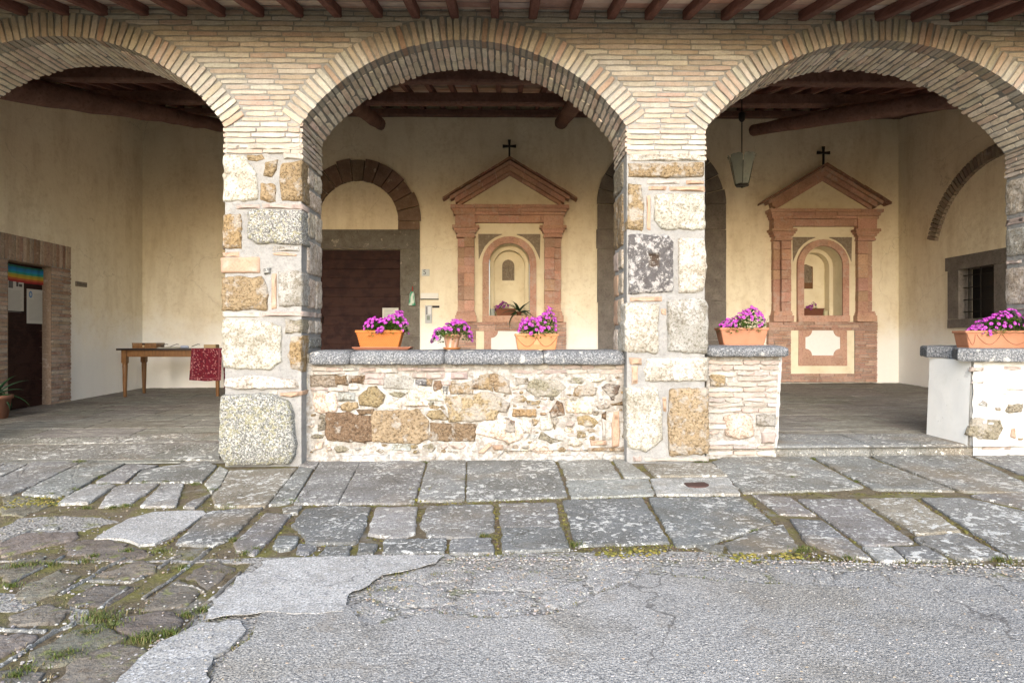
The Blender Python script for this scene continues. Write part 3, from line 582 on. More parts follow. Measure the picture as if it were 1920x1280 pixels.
# back wall (with two portals cut in as recesses by strips)
K = BY/F
back = tag(empty('plastered_back_wall', (0, BY, .3)), 'cream plastered back wall of the loggia with two stone arched doorways', 'wall')
dl, dr, dt = P(590, 467, BY).x, P(752, 467, BY).x, P(672, 467, BY).z
el, er, et = P(1166, 467, BY).x, P(1316, 467, BY).x, P(1240, 467, BY).z
fl, fr_, ft, fb = P(914, 590, BY).x, P(996, 590, BY).x, P(955, 455, BY).z, P(955, 596, BY).z
gl, gr, gt_, gb = P(1498, 590, BY).x, P(1578, 590, BY).x, P(1540, 457, BY).z, P(1540, 594, BY).z
mb = MB(); ZT = zr(BY)+.1
def wallcols(cols):
    for (a, b, segs) in cols:
        for (z0, z1) in segs: mb.box(a, b, BY, BY+.5, z0, z1, 'plaster')
wallcols([(LX-.3, dl, [(-.1, ZT)]), (dl, dr, [(dt, ZT)]), (dr, fl, [(-.1, ZT)]), (fl, fr_, [(-.1, fb), (ft+.005, ZT)]), (fr_, el, [(-.1, ZT)]), (el, er, [(et, ZT)]), (er, gl, [(-.1, ZT)]), (gl, gr, [(-.1, gb), (gt_+.005, ZT)]), (gr, RX+.3, [(-.1, ZT)])])
mb.build('plastered_masonry', back)

def portal(xc, hw_o, hw_i, y_lin_t, y_lin_b, y_c, ro, ri, label, color, rough=True, seed=1):
    """stone doorway on the back wall, all in photo pixels at the wall plane"""
    random.seed(seed)
    rt = tag(empty('stone_doorway', (P(xc, 700, BY).x, BY, .3), back), label)
    mb = MB(); Yf = BY-.05
    def bx(a, b, t, u, col, pr=0):   # pixel rectangle -> block
        p = P(a, t, BY); q = P(b, u, BY); mb.box(p.x+.002, q.x-.002, Yf-pr, BY+.16, q.z+.002, p.z-.002, color[0], jit(col, .1), j=.003)
    for s in (-1, 1):
        ys = [y_lin_b]; 
        while ys[-1] < 740: ys.append(ys[-1]+U(60, 110))
        ys[-1] = 745
        for i in range(len(ys)-1):
            a, b = (xc-hw_o, xc-hw_i) if s < 0 else (xc+hw_i, xc+hw_o)
            bx(a+U(-1, 1), b, ys[i], ys[i+1], color[1])
    bx(xc-hw_o-2, xc+hw_o, y_lin_t, y_lin_b, color[1], .006)
    # arch ring of voussoirs
    n = 13; c = P(xc, y_c, BY); k = K
    for i in range(n):
        a0 = -math.pi/2+math.pi*i/n+.008; a1 = -math.pi/2+math.pi*(i+1)/n-.008; st = 4; jr = U(-2.5, 2.5)
        vs = []
        for yy in (Yf-U(0, .012), BY+.1):
            for q in range(st+1):
                a = a0+(a1-a0)*q/st
                for r in (ri+U(-.6, .6), ro+jr): vs.append((c.x+r*k*math.sin(a), yy, c.z+r*k*math.cos(a)))
        m_ = 2*(st+1); fs = []
        for q in range(st):
            b = q*2; fs += [(b, b+2, b+3, b+1), (m_+b, m_+b+1, m_+b+3, m_+b+2), (b+1, b+3, m_+b+3, m_+b+1), (b, m_+b, m_+b+2, b+2)]
        fs += [(0, 1, m_+1, m_), (m_-2, 2*m_-2, 2*m_-1, m_-1)]
        mb.add(vs, fs, color[0], jit(color[2], .14))
    # stilts under the ring
    for s in (-1, 1):
        a, b = (xc-ro, xc-ri) if s < 0 else (xc+ri, xc+ro)
        if y_lin_t-y_c > 3: bx(a, b, y_c, y_lin_t, color[2])
    o = mb.build('stone_surround', rt); return rt
portal_a = portal(672, 115, 80, 431, 467, 415, 115, 75, 'wooden doorway beside house number, brown voussoirs over a plastered lunette', ('brownstone', (.15, .135, .12), (.19, .13, .10)), seed=5)
portal_b = portal(1240, 120, 74, 431, 467, 384, 120, 75, 'tall dark grey stone doorway mostly hidden behind the second pier', ('greystone', (.13, .12, .11), (.13, .12, .11)), seed=6)
def plank_door(rt, x0, x1, z1, n, seed):
    random.seed(seed); mb = MB(); z0 = .2; h = (z1-z0)/n
    for i in range(n):
        mb.box(x0+.01, x1-.01, BY+.13+U(-.003, .003), BY+.17, z0+i*h+.004, z0+(i+1)*h-.004, 'doorwood', j=.001)
    mb.box(x0, x1, BY+.165, BY+.2, z0, z1, 'doorwood')
    d = mb.build('door', rt); return d
d = plank_door(portal_a, dl, dr, dt, 15, 41); plank_door(portal_b, el, er, et, 15, 42)
mb = MB(); p = P(596, 600, BY+.12); mb.tube([(p.x+.1, BY+.1, p.z-.06), (p.x+.1, BY+.06, p.z), (p.x+.1, BY+.1, p.z+.06)], .012, 'iron'); mb.build('handle', d)

# side walls
leftw = tag(empty('plastered_left_wall', (LX, 9, .2)), 'cream plastered left end wall, whitish near the floor, with the postered door', 'wall')
ly0, ly1, lz1 = PX(12, 500, LX).y, PX(95, 500, LX).y, PX(95, 500, LX).z
mb = MB(); T0, T1 = IY-.3, BY+.3
for (a, b, z0, z1) in ((T0, ly0, -.2, 7), (ly0, ly1, lz1, 7), (ly1, T1, -.2, 7)):
    za = min(z1, zr(a)+.1); zb_ = min(z1, zr(b)+.1)
    mb.add([(LX, a, z0), (LX, b, z0), (LX, b, zb_), (LX, a, za), (LX-.35, a, z0), (LX-.35, b, z0), (LX-.35, b, zb_), (LX-.35, a, za)], [(0, 1, 2, 3), (4, 7, 6, 5), (0, 4, 5, 1), (3, 2, 6, 7), (0, 3, 7, 4), (1, 5, 6, 2)], 'plaster')
mb.build('plastered_masonry', leftw)
rightw = tag(empty('plastered_right_wall', (RX, 9, .3)), 'cream plastered right end wall with a barred window under an old brick arch', 'wall')
wy0, wy1 = PX(1868, 540, RX).y, PX(1799, 540, RX).y; wz0, wz1 = PX(1799, 599, RX).z, PX(1799, 504, RX).z
mb = MB()
def rwall(a, b, z0, z1):
    za = zr(a)+.1 if z1 is None else z1; zb_ = zr(b)+.1 if z1 is None else z1
    mb.add([(RX, a, z0), (RX, b, z0), (RX, b, zb_), (RX, a, za), (RX+.5, a, z0), (RX+.5, b, z0), (RX+.5, b, zb_), (RX+.5, a, za)], [(0, 3, 2, 1), (4, 5, 6, 7), (0, 1, 5, 4), (3, 7, 6, 2), (0, 4, 7, 3), (1, 2, 6, 5)], 'plaster')
rwall(T0, wy0, -.2, None); rwall(wy0, wy1, -.2, wz0); rwall(wy0, wy1, wz1, None); rwall(wy1, T1, -.2, None)
mb.build('plastered_masonry', rightw)
# window
win = tag(empty('window', (RX, (wy0+wy1)/2, wz0), rightw), 'barred window in a dark stone frame')
fw = .24; mb = MB(); e = .03
for (a, b, z0, z1) in ((wy0-fw, wy1+fw+.05, wz1-.014, wz1+.21), (wy0-fw, wy0+.014, wz0+.012, wz1-.017), (wy1-.014, wy1+fw, wz0+.012, wz1-.017), (wy0-fw-.02, wy1+fw, wz0-.14, wz0+.009)):
    n = 8
    for i in range(1): mb.box(RX-e+U(-.003, .003), RX+.2, a, b, z0, z1, 'greystone', j=.006)
mb.build('stone_frame', win)
mb = MB(); mb.box(RX+.22, RX+.26, wy0-.02, wy1+.02, wz0-.02, wz1+.02, 'dark'); mb.build('pane', win)
mb = MB()
for i in range(3): y = wy0+(wy1-wy0)*(i+.5)/3; mb.tube([(RX+.06, y, wz0-.02), (RX+.06, y, wz1+.02)], .009, 'iron', n=6)
for i in range(4): z = wz0+(wz1-wz0)*(i+.6)/4.2; mb.tube([(RX+.06, wy0-.02, z), (RX+.06, wy1+.05, z)], .009, 'iron', n=6)
mb.build('iron_grille', win)
# remains of an old arch on the right wall
pa = [PX(*q, RX) for q in ((1752, 451), (1799, 345), (1868, 285))]
(y1_, z1_), (y2_, z2_), (y3_, z3_) = [(p.y, p.z) for p in pa]
D_ = 2*(y1_*(z2_-z3_)+y2_*(z3_-z1_)+y3_*(z1_-z2_))
cy_ = ((y1_**2+z1_**2)*(z2_-z3_)+(y2_**2+z2_**2)*(z3_-z1_)+(y3_**2+z3_**2)*(z1_-z2_))/D_
cz_ = ((y1_**2+z1_**2)*(y3_-y2_)+(y2_**2+z2_**2)*(y1_-y3_)+(y3_**2+z3_**2)*(y2_-y1_))/D_
r_ = math.hypot(y1_-cy_, z1_-cz_); a_s = math.atan2(y1_-cy_, z1_-cz_)
mb = MB(); n = int(r_*2*a_s/.075); random.seed(51)
print('arch remains', cy_, cz_, r_, a_s)
for i in range(n):
    a = a_s-2*a_s*(i+.5)/n
    if cy_+r_*math.sin(a) < IY+.1: break
    rad = Vector((0, math.sin(a), math.cos(a))); tn = Vector((0, math.cos(a), -math.sin(a)))
    brick(mb, Vector((RX-.07, cy_, cz_))+rad*r_, rad, tn, Vector((1, 0, 0)), .2, .075*.86, .09, jit(random.choice([(.3, .22, .15), (.36, .28, .19), (.26, .18, .13)]), .1))
mb.build('brick_arch_remains', rightw)
# left door in the side wall
ld = tag(empty('side_door', (LX, (ly0+ly1)/2, .15), leftw), 'dark plank door in a brick surround')
mb = MB(); random.seed(52); e = .02
fo, fi_ = ly1+.42, ly0-.45; zt = lz1+.36
def lwbrick(y, z, ly_, lz_, horiz=True, dep=.2):
    brick(mb, Vector((LX+e+U(-.004, .004), y, z)), Vector((0, 1, 0)) if horiz else Vector((0, 0, 1)), Vector((0, 0, 1)) if horiz else Vector((0, 1, 0)), Vector((-1, 0, 0)), ly_, lz_, dep, jit(random.choice([(.34, .25, .19), (.38, .29, .22), (.3, .2, .15), (.42, .34, .27)]), .12), 'terra')
z = .1
while z < lz1:
    for (a, b) in ((fi_, ly0), (ly1, fo)):
        m_ = a+(b-a)*U(.35, .65); lwbrick((a+m_)/2, z, m_-a-.008, .052); lwbrick((m_+b)/2, z, b-m_-.008, .052)
    z += .058
y = fi_
while y < fo-.02: l = .066; lwbrick(y+l/2, (lz1+zt)/2+.002, zt-lz1-.01, l*.9, False); y += l
mb.box(LX-.2, LX+e-.008, fi_+.01, ly0-.004, .0, zt-.01, 'mortar'); mb.box(LX-.2, LX+e-.008, ly1+.004, fo-.01, .0, zt-.01, 'mortar'); mb.box(LX-.2, LX+e-.008, fi_+.01, fo-.01, lz1+.006, zt-.012, 'mortar')
mb.box(LX-.2, LX+.012, ly1-.012, ly1+.003, .0, lz1, 'terra', (.24, .17, .12)); mb.box(LX-.2, LX+.012, ly0-.003, ly0+.012, .0, lz1, 'terra', (.24, .17, .12)); mb.box(LX-.2, LX+.012, ly0+.012, ly1-.012, lz1-.012, lz1+.004, 'terra', (.24, .17, .12))
mb.build('brick_surround', ld)
mb = MB(); n = 9
for i in range(n): z0 = .1+(lz1-.1)*i/n; z1 = .1+(lz1-.1)*(i+1)/n; mb.box(LX-.16, LX-.12+U(-.002, .002), ly0, ly1, z0+.003, z1-.003, 'doorwood')
mb.box(LX-.2, LX-.157, ly0, ly1, .05, lz1, 'doorwood'); mb.build('plank_leaf', ld)

# ------------------------------------------------------------------ floors and ground
def floor_inside(x, y):
    if x < 0:
        t = min(1, max(0, (y-5.82)/1.8)); t = t*t*(3-2*t); return zo(x, y)*(1-t)+zi(x, y)*t
    return zi(x, y)
mb = MB()
def fin(u, v):
    x = LX-.3+(RX-LX+.6)*u; y = 5.84+(BY+.1-5.84)*v; return (x, y, floor_inside(x, y)-.008)
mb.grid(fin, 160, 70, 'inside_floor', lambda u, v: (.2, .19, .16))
random.seed(55); y = 5.86
while y < BY:
    h = U(.42, .62); x = LX-.2-U(0, .8)
    while x < RX+.1:
        l = U(.55, 1.25); sk = U(-.02, .02)
        if y > 6.1 or x+l < -2.4:
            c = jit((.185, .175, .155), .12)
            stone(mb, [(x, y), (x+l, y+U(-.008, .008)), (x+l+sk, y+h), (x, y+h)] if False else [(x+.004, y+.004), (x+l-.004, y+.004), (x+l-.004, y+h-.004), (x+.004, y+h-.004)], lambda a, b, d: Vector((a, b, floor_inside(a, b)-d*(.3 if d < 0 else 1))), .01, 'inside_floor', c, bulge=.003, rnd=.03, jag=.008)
        x += l
    y += h
tag(mb.build('loggia_floor'), kind='structure')
mb = MB()
def base(u, v):
    x = -30+60*u; y = -14+20.1*v; return (x, y, zo(x, y)-.016)
mb.grid(base, 60, 30, 'moss'); tag(mb.build('ground_earth'), kind='structure')
def gs(px, py, zf):
    d = ray(px, py); t = 6.
    for _ in range(25): p = d*t; t = t+((CZ+d.z*t)-zf(p.x, p.y))/(-d.z+.03)*.9
    return d.x*t, d.y*t
def flat(mb, poly, zf, h, m, col, inset=-.005, bulge=.004, jag=.016, rnd=.06, depth=.05):
    pp = [gs(x, y, zf) for x, y in poly]; cx = sum(p[0] for p in pp)/len(pp); cy = sum(p[1] for p in pp)/len(pp)
    q = []
    for p in pp:
        d = Vector((p[0]-cx, p[1]-cy)); q.append((p[0]-d.normalized().x*inset, p[1]-d.normalized().y*inset))
    stone(mb, q, lambda a, b, d: Vector((a, b, zf(a, b)+h-d*(.35 if d < 0 else 1))), depth, m, col, bulge=bulge, rnd=rnd, jag=jag)
def sheet(mb, poly, zf, h, m, step=.04, jag=.03, skirt=.03):
    pp = [Vector(gs(x, y, zf)) for x, y in poly]; out = []
    for i in range(len(pp)):
        p, q = pp[i], pp[(i+1) % len(pp)]; k = max(1, int((q-p).length/step))
        for t in range(k):
            a = p+(q-p)*t/k; out.append((a.x+jag*(nz(a.x*5, a.y*5, 3)+.5*nz(a.x*17, a.y*17, 5)), a.y+jag*(nz(a.x*5, a.y*5, 9)+.5*nz(a.x*17, a.y*17, 1))))
    n = len(out); vs = [(a, b, zf(a, b)+h) for a, b in out]+[(a, b, zf(a, b)+h-skirt) for a, b in out]
    mb.add(vs, [tuple(range(n))]+[(i, n+i, n+(i+1) % n, (i+1) % n) for i in range(n)], m)
SL1 = (.255, .25, .235); SLL = (.34, .335, .31); SLB = (.2, .2, .195); SLW = (.45, .44, .41); SLT = (.3, .27, .22)
random.seed(61); mb = MB()
slabs = [
 ([(-170, 905), (-60, 864), (18, 864), (0, 872), (-60, 900)], SL1), ([(22, 865), (60, 865), (0, 893), (-55, 905), (-40, 890)], SL1), ([(64, 865), (155, 865), (65, 908), (20, 925), (-50, 930), (-60, 915), (10, 892)], SL1),
 ([(157, 865), (235, 868), (175, 897), (130, 925), (105, 930), (40, 925), (70, 908)], SL1), ([(238, 869), (296, 872), (262, 880), (235, 902), (178, 903)], SL1), ([(302, 874), (385, 863), (407, 872), (378, 902), (243, 904), (266, 882)], SL1),
 ([(170, 908), (205, 905), (215, 910), (165, 942), (108, 943), (135, 925)], SLL), ([(215, 912), (240, 906), (300, 905), (245, 942), (185, 949), (200, 930)], SLL), ([(302, 907), (345, 905), (330, 948), (262, 948)], SLL), ([(345, 948), (355, 940), (395, 925), (365, 951)], SL1),
 ([(430, 882), (557, 877), (499, 948), (403, 949), (399, 930), (417, 909)], SLT), ([(385, 905), (412, 873), (428, 881), (415, 907), (396, 922)], SLL), ([(561, 875), (588, 877), (551, 938), (538, 942), (503, 947)], SL1), ([(609, 853), (680, 856), (633, 942), (550, 943)], SL1), ([(559, 871), (580, 853), (607, 853), (590, 877)], SL1),
 ([(683, 853), (802, 853), (776, 942), (635, 942)], SL1), ([(805, 858), (874, 858), (870, 936), (782, 938)], SL1), ([(877, 859), (1036, 853), (1065, 929), (875, 937)], SL1), ([(1043, 853), (1137, 852), (1164, 895), (1063, 897)], SLL),
 ([(1144, 852), (1181, 867), (1218, 894), (1171, 894)], SLL), ([(1064, 900), (1215, 897), (1225, 926), (1070, 932)], SLL), ([(1206, 870), (1334, 867), (1364, 892), (1230, 892)], SLT), ([(1220, 897), (1364, 894), (1388, 926), (1233, 927)], SLW),
 ([(1337, 865), (1357, 855), (1512, 855), (1619, 912), (1559, 917), (1394, 922)], SL1), ([(1522, 855), (1619, 854), (1791, 919), (1640, 916)], SL1), ([(1633, 854), (1811, 852), (1920, 904), (1985, 925), (1804, 920)], SL1), ([(1820, 852), (2100, 850), (2200, 900), (1990, 915)], SL1),
 ([(392, 957), (492, 950), (430, 1008), (400, 1021), (328, 1018)], SLB), ([(499, 960), (546, 963), (509, 1007), (478, 1037), (442, 1030), (440, 1017)], SLB), ([(530, 952), (565, 948), (559, 961), (534, 962)], SL1),
 ([(572, 954), (630, 948), (695, 950), (680, 998), (665, 1017), (576, 1019), (574, 1007), (549, 984)], SLB), ([(705, 950), (782, 948), (778, 998), (747, 1009), (690, 1000)], SLL), ([(522, 1004), (559, 1004), (561, 1011), (545, 1028), (524, 1031), (511, 1025)], SLB),
 ([(561, 1019), (590, 1025), (580, 1036), (557, 1034)], SLB), ([(611, 1023), (659, 1023), (651, 1042), (601, 1040)], SLB), ([(674, 1017), (705, 1021), (699, 1036), (670, 1036)], SLB), ([(722, 1010), (836, 1008), (832, 1034), (718, 1037)], SLB),
 ([(801, 947), (924, 944), (927, 991), (892, 1006), (805, 1005), (788, 984)], SL1), ([(937, 942), (1043, 941), (1048, 984), (939, 986)], SL1), ([(942, 989), (1052, 988), (1068, 1028), (942, 1033)], SLB), ([(1055, 936), (1204, 931), (1255, 1015), (1080, 1021)], SLB), ([(845, 1010), (919, 1007), (929, 1035), (843, 1036)], SLB),
 ([(1215, 932), (1391, 931), (1451, 981), (1324, 1018), (1272, 1024), (1262, 1012)], SLB), ([(1411, 926), (1482, 931), (1529, 964), (1461, 961)], SL1), ([(1495, 934), (1603, 934), (1713, 1015), (1619, 1021), (1566, 984)], SL1), ([(1482, 971), (1542, 974), (1633, 1045), (1572, 1038), (1512, 1015)], SLB),
 ([(1361, 1018), (1435, 988), (1468, 984), (1495, 1028), (1424, 1036), (1374, 1035)], SLB), ([(1609, 934), (1710, 932), (1801, 994), (1720, 1000)], SLT), ([(1717, 1005), (1801, 998), (1885, 1042), (1804, 1048), (1730, 1018)], SL1), ([(1727, 931), (1808, 931), (1980, 970), (2010, 1040), (1895, 1042)], SL1),
 ([(1818, 927), (1990, 918), (2080, 970), (1985, 965)], SL1), ([(1619, 1026), (1670, 1025), (1697, 1048), (1650, 1052)], SLL), ([(1675, 1023), (1737, 1023), (1777, 1048), (1703, 1048)], SLB), ([(2000, 920), (2200, 905), (2330, 960), (2100, 970)], SL1), ([(2000, 975), (2120, 972), (2250, 1040), (2030, 1045)], SL1),
 ([(1304, 1020), (1356, 1020), (1350, 1036)], SLB), ([(-180, 912), (-70, 905), (-60, 930), (-200, 945)], SL1)]
for poly, c in slabs: flat(mb, poly, zo, U(-.004, .004), 'slab', jit(c, .07))
tag(mb.build('pavement'), kind='structure')
mb = MB()
for poly in ([(-120, 862), (50, 861), (120, 836), (-100, 838)], [(55, 861), (265, 862), (345, 833), (125, 835)], [(272, 862), (412, 862), (412, 832), (352, 832)], [(-100, 835), (120, 833), (200, 820), (-80, 822)], [(128, 832), (345, 829), (415, 812), (300, 814), (210, 819)]):
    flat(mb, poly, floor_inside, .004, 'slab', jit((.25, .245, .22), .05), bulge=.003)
tag(mb.build('threshold_paving'), kind='structure')
# step stones of the right bay
mb = MB()
for (a, b) in ((P(1452, 845, 5.86).x, P(1636, 845, 5.86).x), (P(1639, 845, 5.86).x, P(1905, 845, 5.86).x)):
    prof = [(6.5, .0), (5.88, .0), (5.875, .12), (5.89, .148), (5.93, .158), (6.5, .172)]; n = len(prof); nu = 30; vs = []
    for i in range(nu+1):
        x = a+(b-a)*i/nu; e = .01 if i in (0, nu) else 0
        vs += [(x, y+e+.006*nz(x*9, y, z*9), z+.006*x*.4+(.004*nz(x*7, y*7) if z > .1 else 0)) for y, z in prof]
    mb.add(vs, [(i*n+k, i*n+k+1, (i+1)*n+k+1, (i+1)*n+k) for i in range(nu) for k in range(n-1)]+[tuple(range(n-1, -1, -1)), tuple(nu*n+k for k in range(n))], 'slab', (.24, .245, .24), True)
tag(mb.build('step'), kind='structure')
# asphalt and patches
mb = MB()
sheet(mb, [(385, 1290), (425, 1240), (470, 1190), (492, 1140), (640, 1128), (690, 1172), (820, 1150), (935, 1160), (1010, 1160), (1080, 1140), (1130, 1110), (1190, 1090), (1205, 1075), (1280, 1085), (1400, 1093), (1540, 1098), (1700, 1105), (1920, 1120), (2500, 1140), (3600, 1280), (3600, 2600), (0, 2600)], zo, .004, 'asphalt')
tag(mb.build('asphalt_road'), kind='structure')
mb = MB()
sheet(mb, [(-900, 1045), (300, 1046), (700, 1036), (1100, 1032), (1300, 1028), (1500, 1045), (1700, 1056), (1900, 1058), (2600, 1070), (2600, 1400), (900, 1400), (150, 1300), (300, 1210), (400, 1120), (470, 1050)], zo, -.012, 'gravel')
tag(mb.build('gravel_verge'), kind='structure')
mb = MB(); random.seed(63)
Z4 = lambda L_: [(1180+a/5.05, 1020+b/5.05) for a, b in L_]
for poly in ([(690, 1095), (760, 1085), (830, 1100), (850, 1125), (780, 1135), (700, 1120)], [(655, 1130), (700, 1125), (730, 1145), (700, 1168), (660, 1150)], [(860, 1110), (960, 1105), (1010, 1125), (960, 1150), (880, 1145)], [(740, 1138), (850, 1130), (880, 1150), (790, 1152)], [(880, 1070), (1010, 1065), (1070, 1095), (1000, 1103), (870, 1100)],
             [(1095, 1065), (1150, 1063), (1190, 1078), (1115, 1110)], [(1085, 1045), (1140, 1037), (1200, 1050), (1188, 1063), (1100, 1062)], [(1020, 1105), (1090, 1085), (1110, 1115), (1060, 1140), (1015, 1130)], [(760, 1060), (870, 1055), (880, 1080), (800, 1092), (740, 1080)],
             Z4([(0, 90), (130, 95), (170, 180), (80, 215), (0, 205)]), Z4([(310, 200), (660, 205), (690, 290), (500, 305), (380, 260)]), Z4([(700, 230), (1000, 280), (1120, 330), (980, 345), (720, 300)]), Z4([(950, 210), (1200, 215), (1370, 340), (1200, 320), (940, 250)]),
             Z4([(1240, 180), (1640, 190), (1760, 370), (1400, 345)]), Z4([(1700, 220), (1920, 260), (1920, 380), (1790, 360)]), [(1565, 1072), (1640, 1066), (1690, 1100), (1570, 1096)], [(1650, 1066), (1740, 1072), (1790, 1108), (1700, 1102)], [(1750, 1074), (1850, 1080), (1900, 1115), (1800, 1110)], [(1860, 1082), (1980, 1090), (2000, 1125), (1910, 1117)]):
    flat(mb, poly, zo, U(-.01, -.007), 'asphalt', (.2, .2, .2), inset=-.002, bulge=.004, jag=.035, rnd=.12, depth=.02)
tag(mb.build('broken_asphalt'), kind='structure')
mb = MB()
sheet(mb, [(500, 1050), (560, 1045), (700, 1042), (838, 1042), (815, 1056), (720, 1078), (665, 1108), (640, 1150), (560, 1152), (500, 1148), (380, 1165), (400, 1130), (450, 1085)], zo, .0065, 'concrete', jag=.05, skirt=.002)
sheet(mb, [(372, 1168), (450, 1166), (458, 1180), (405, 1230), (372, 1290), (215, 1290), (290, 1222), (340, 1185)], zo, .002, 'concrete', jag=.05, skirt=.012)
sheet(mb, [(170, 1010), (240, 972), (290, 958), (380, 956), (388, 962), (330, 1000), (290, 1018), (260, 1020), (225, 1008)], zo, .0, 'concrete', jag=.02)
tag(mb.build('concrete_patch'), kind='structure')
mb = MB()
for pl in ([(-40, 1010), (0, 985), (30, 968), (130, 962), (220, 975), (150, 990), (40, 995), (0, 1008)], [(-30, 1105), (60, 1108), (80, 1128), (40, 1142), (-30, 1142)], [(135, 1128), (168, 1134), (165, 1165), (140, 1160)]): sheet(mb, pl, zo, -.014, 'gravel', jag=.05)
tag(mb.build('gravel_patch'), kind='structure')
mb = MB(); random.seed(64)
for poly in ([(10, 925), (60, 930), (95, 945), (40, 965), (0, 960)], [(0, 1012), (40, 997), (150, 993), (130, 1012), (60, 1025), (0, 1042)], [(30, 1100), (110, 1065), (155, 1078), (100, 1108), (40, 1130)], [(175, 1092), (255, 1096), (205, 1130), (120, 1130)], [(175, 1075), (260, 1048), (298, 1052), (290, 1070), (235, 1083)],
             [(285, 1115), (335, 1082), (378, 1100), (350, 1130), (270, 1137)], [(350, 1075), (400, 1040), (440, 1060), (390, 1100)], [(220, 1160), (270, 1145), (340, 1140), (330, 1180), (260, 1185), (215, 1170)], [(-20, 1185), (80, 1184), (40, 1210), (-20, 1235)], [(65, 1218), (135, 1176), (200, 1165), (230, 1195), (150, 1230), (60, 1250)],
             [(100, 1275), (160, 1215), (240, 1200), (290, 1220), (225, 1290), (110, 1305)], [(-10, 1255), (50, 1240), (90, 1270), (60, 1310), (-20, 1310)], [(-20, 1062), (60, 1042), (110, 1045), (20, 1088)], [(20, 1150), (90, 1128), (140, 1140), (110, 1165), (20, 1168)], [(120, 1012), (200, 1005), (290, 1035), (220, 1050), (130, 1035)], [(-150, 1100), (-40, 1080), (-20, 1150), (-140, 1180)], [(-150, 1190), (-40, 1170), (-30, 1230), (-150, 1260)]):
    flat(mb, poly, zo, U(-.012, -.004), 'oldslab', jit((.1, .088, .07), .16), inset=-.004, bulge=.008, jag=.035, rnd=.16)
tag(mb.build('mossy_cobbles'), kind='structure')
mb = MB()
for line in ([(10, 1095), (45, 1075), (90, 1055), (125, 1035)], [(110, 1110), (160, 1082), (200, 1058), (240, 1040)], [(165, 1083), (240, 1088), (275, 1075)], [(268, 1118), (290, 1102), (330, 1076), (370, 1045), (400, 1020)], [(325, 1090), (360, 1097), (385, 1107)], [(185, 1135), (210, 1118), (245, 1095)],
             [(-30, 1170), (40, 1177), (95, 1178)], [(-10, 1250), (50, 1212), (100, 1178), (150, 1160)], [(300, 1060), (318, 1045), (345, 1035)], [(312, 1205), (350, 1170), (372, 1145)], [(385, 1128), (430, 1090), (452, 1065)], [(0, 1015), (60, 990), (120, 988)]):
    pts = []
    for i in range(len(line)-1):
        for t in range(6):
            x = line[i][0]+(line[i+1][0]-line[i][0])*t/6; y = line[i][1]+(line[i+1][1]-line[i][1])*t/6; a, b = gs(x, y, zo); pts.append((a+.012*nz(a*9, b*9), b+.012*nz(b*9, a*9), zo(a, b)-.014))
    mb.tube(pts, [.0105*(1+.6*nz(i*.8, 3, line[0][0])) for i in range(len(pts))], 'slab', (.2, .2, .19), n=8, wob=.9)
tag(mb.build('mortar_ridges'), kind='structure')
# ------------------------------------------------------------------ roof : rafters, tile boards, purlins and logs
random.seed(71)
roof = tag(empty('loggia_roof', (0, FY, ZC)), 'sloping roof with dark rafters, terracotta tile soffit and old log beams', 'roof')
EY0, EY1 = 4.62, BY+.05; RH = .085; RW = .075
pitch = .3535; k0 = int((LX-1.2)/pitch); k1 = int((RX+1.2)/pitch)
for k in range(k0, k1+1):
    x = -.083+k*pitch+U(-.012, .012); mb = MB(); n = 10; vs = []
    if x < LX+.06 or x > RX-.06: ya, yb = EY0, FY+TH
    else: ya, yb = EY0, EY1
    for i in range(n+1):
        y = ya+(yb-ya)*i/n; dx = .012*nz(k*3.1, y*.6, 1); dz = .008*nz(k*2.3, y*.6, 4); w_ = RW*(1+.08*nz(k, y, 8))/2
        for (sx, sz) in ((-1, 0), (-.8, -.0), (.8, 0), (1, 0), (1, 1), (-1, 1)):
            vs.append((x+dx+sx*w_, y, zr(y)+dz+(RH if sz else (0 if abs(sx) < 1 else .008))))
    fs = [(i*6+j, i*6+(j+1) % 6, (i+1)*6+(j+1) % 6, (i+1)*6+j) for i in range(n) for j in range(6)]+[(5, 4, 3, 2, 1, 0), tuple(n*6+j for j in range(6))]
    mb.add(vs, fs, 'rafter'); mb.build('rafter', roof)
mb = MB()   # pianelle : terracotta tiles resting across the rafters
for k in range(k0-1, k1+1):
    x0 = -.083+k*pitch; y = EY0-.02
    y1_ = FY+TH+.1 if (x0 < LX-.2 or x0+pitch > RX+.2) else EY1
    while y < y1_:
        l = .15; c = jit(random.choice([(.5, .36, .29), (.56, .42, .34), (.46, .28, .23), (.6, .5, .44), (.42, .28, .24)]), .1); e = U(0, .004)
        z0, z1 = zr(y)+RH+.002+e, zr(y+l)+RH+.002+e
        mb.add([(x0+.002, y, z0), (x0+pitch-.002, y, z0), (x0+pitch-.002, y+l-.006, z1-.001), (x0+.002, y+l-.006, z1-.001)], [(0, 1, 2, 3)], 'tiles', c); y += l
a, b = -.083+(k0-1)*pitch, -.083+(k1+1)*pitch
def rz(y, h): return zr(y)+RH+h
mb.add([(a, EY0-.03, rz(EY0, .012)), (b, EY0-.03, rz(EY0, .012)), (b, EY1, rz(EY1, .012)), (a, EY1, rz(EY1, .012)), (a, EY0-.03, rz(EY0, .07)), (b, EY0-.03, rz(EY0, .07)), (b, EY1, rz(EY1, .07)), (a, EY1, rz(EY1, .07))],
       [(0, 1, 2, 3), (4, 7, 6, 5), (0, 4, 5, 1), (2, 6, 7, 3), (1, 5, 6, 2), (0, 3, 7, 4)], 'mortar')
mb.build('tile_soffit', roof)
mb = MB()   # curved roof tiles on top, seen as a row of ends at the eave
x = a
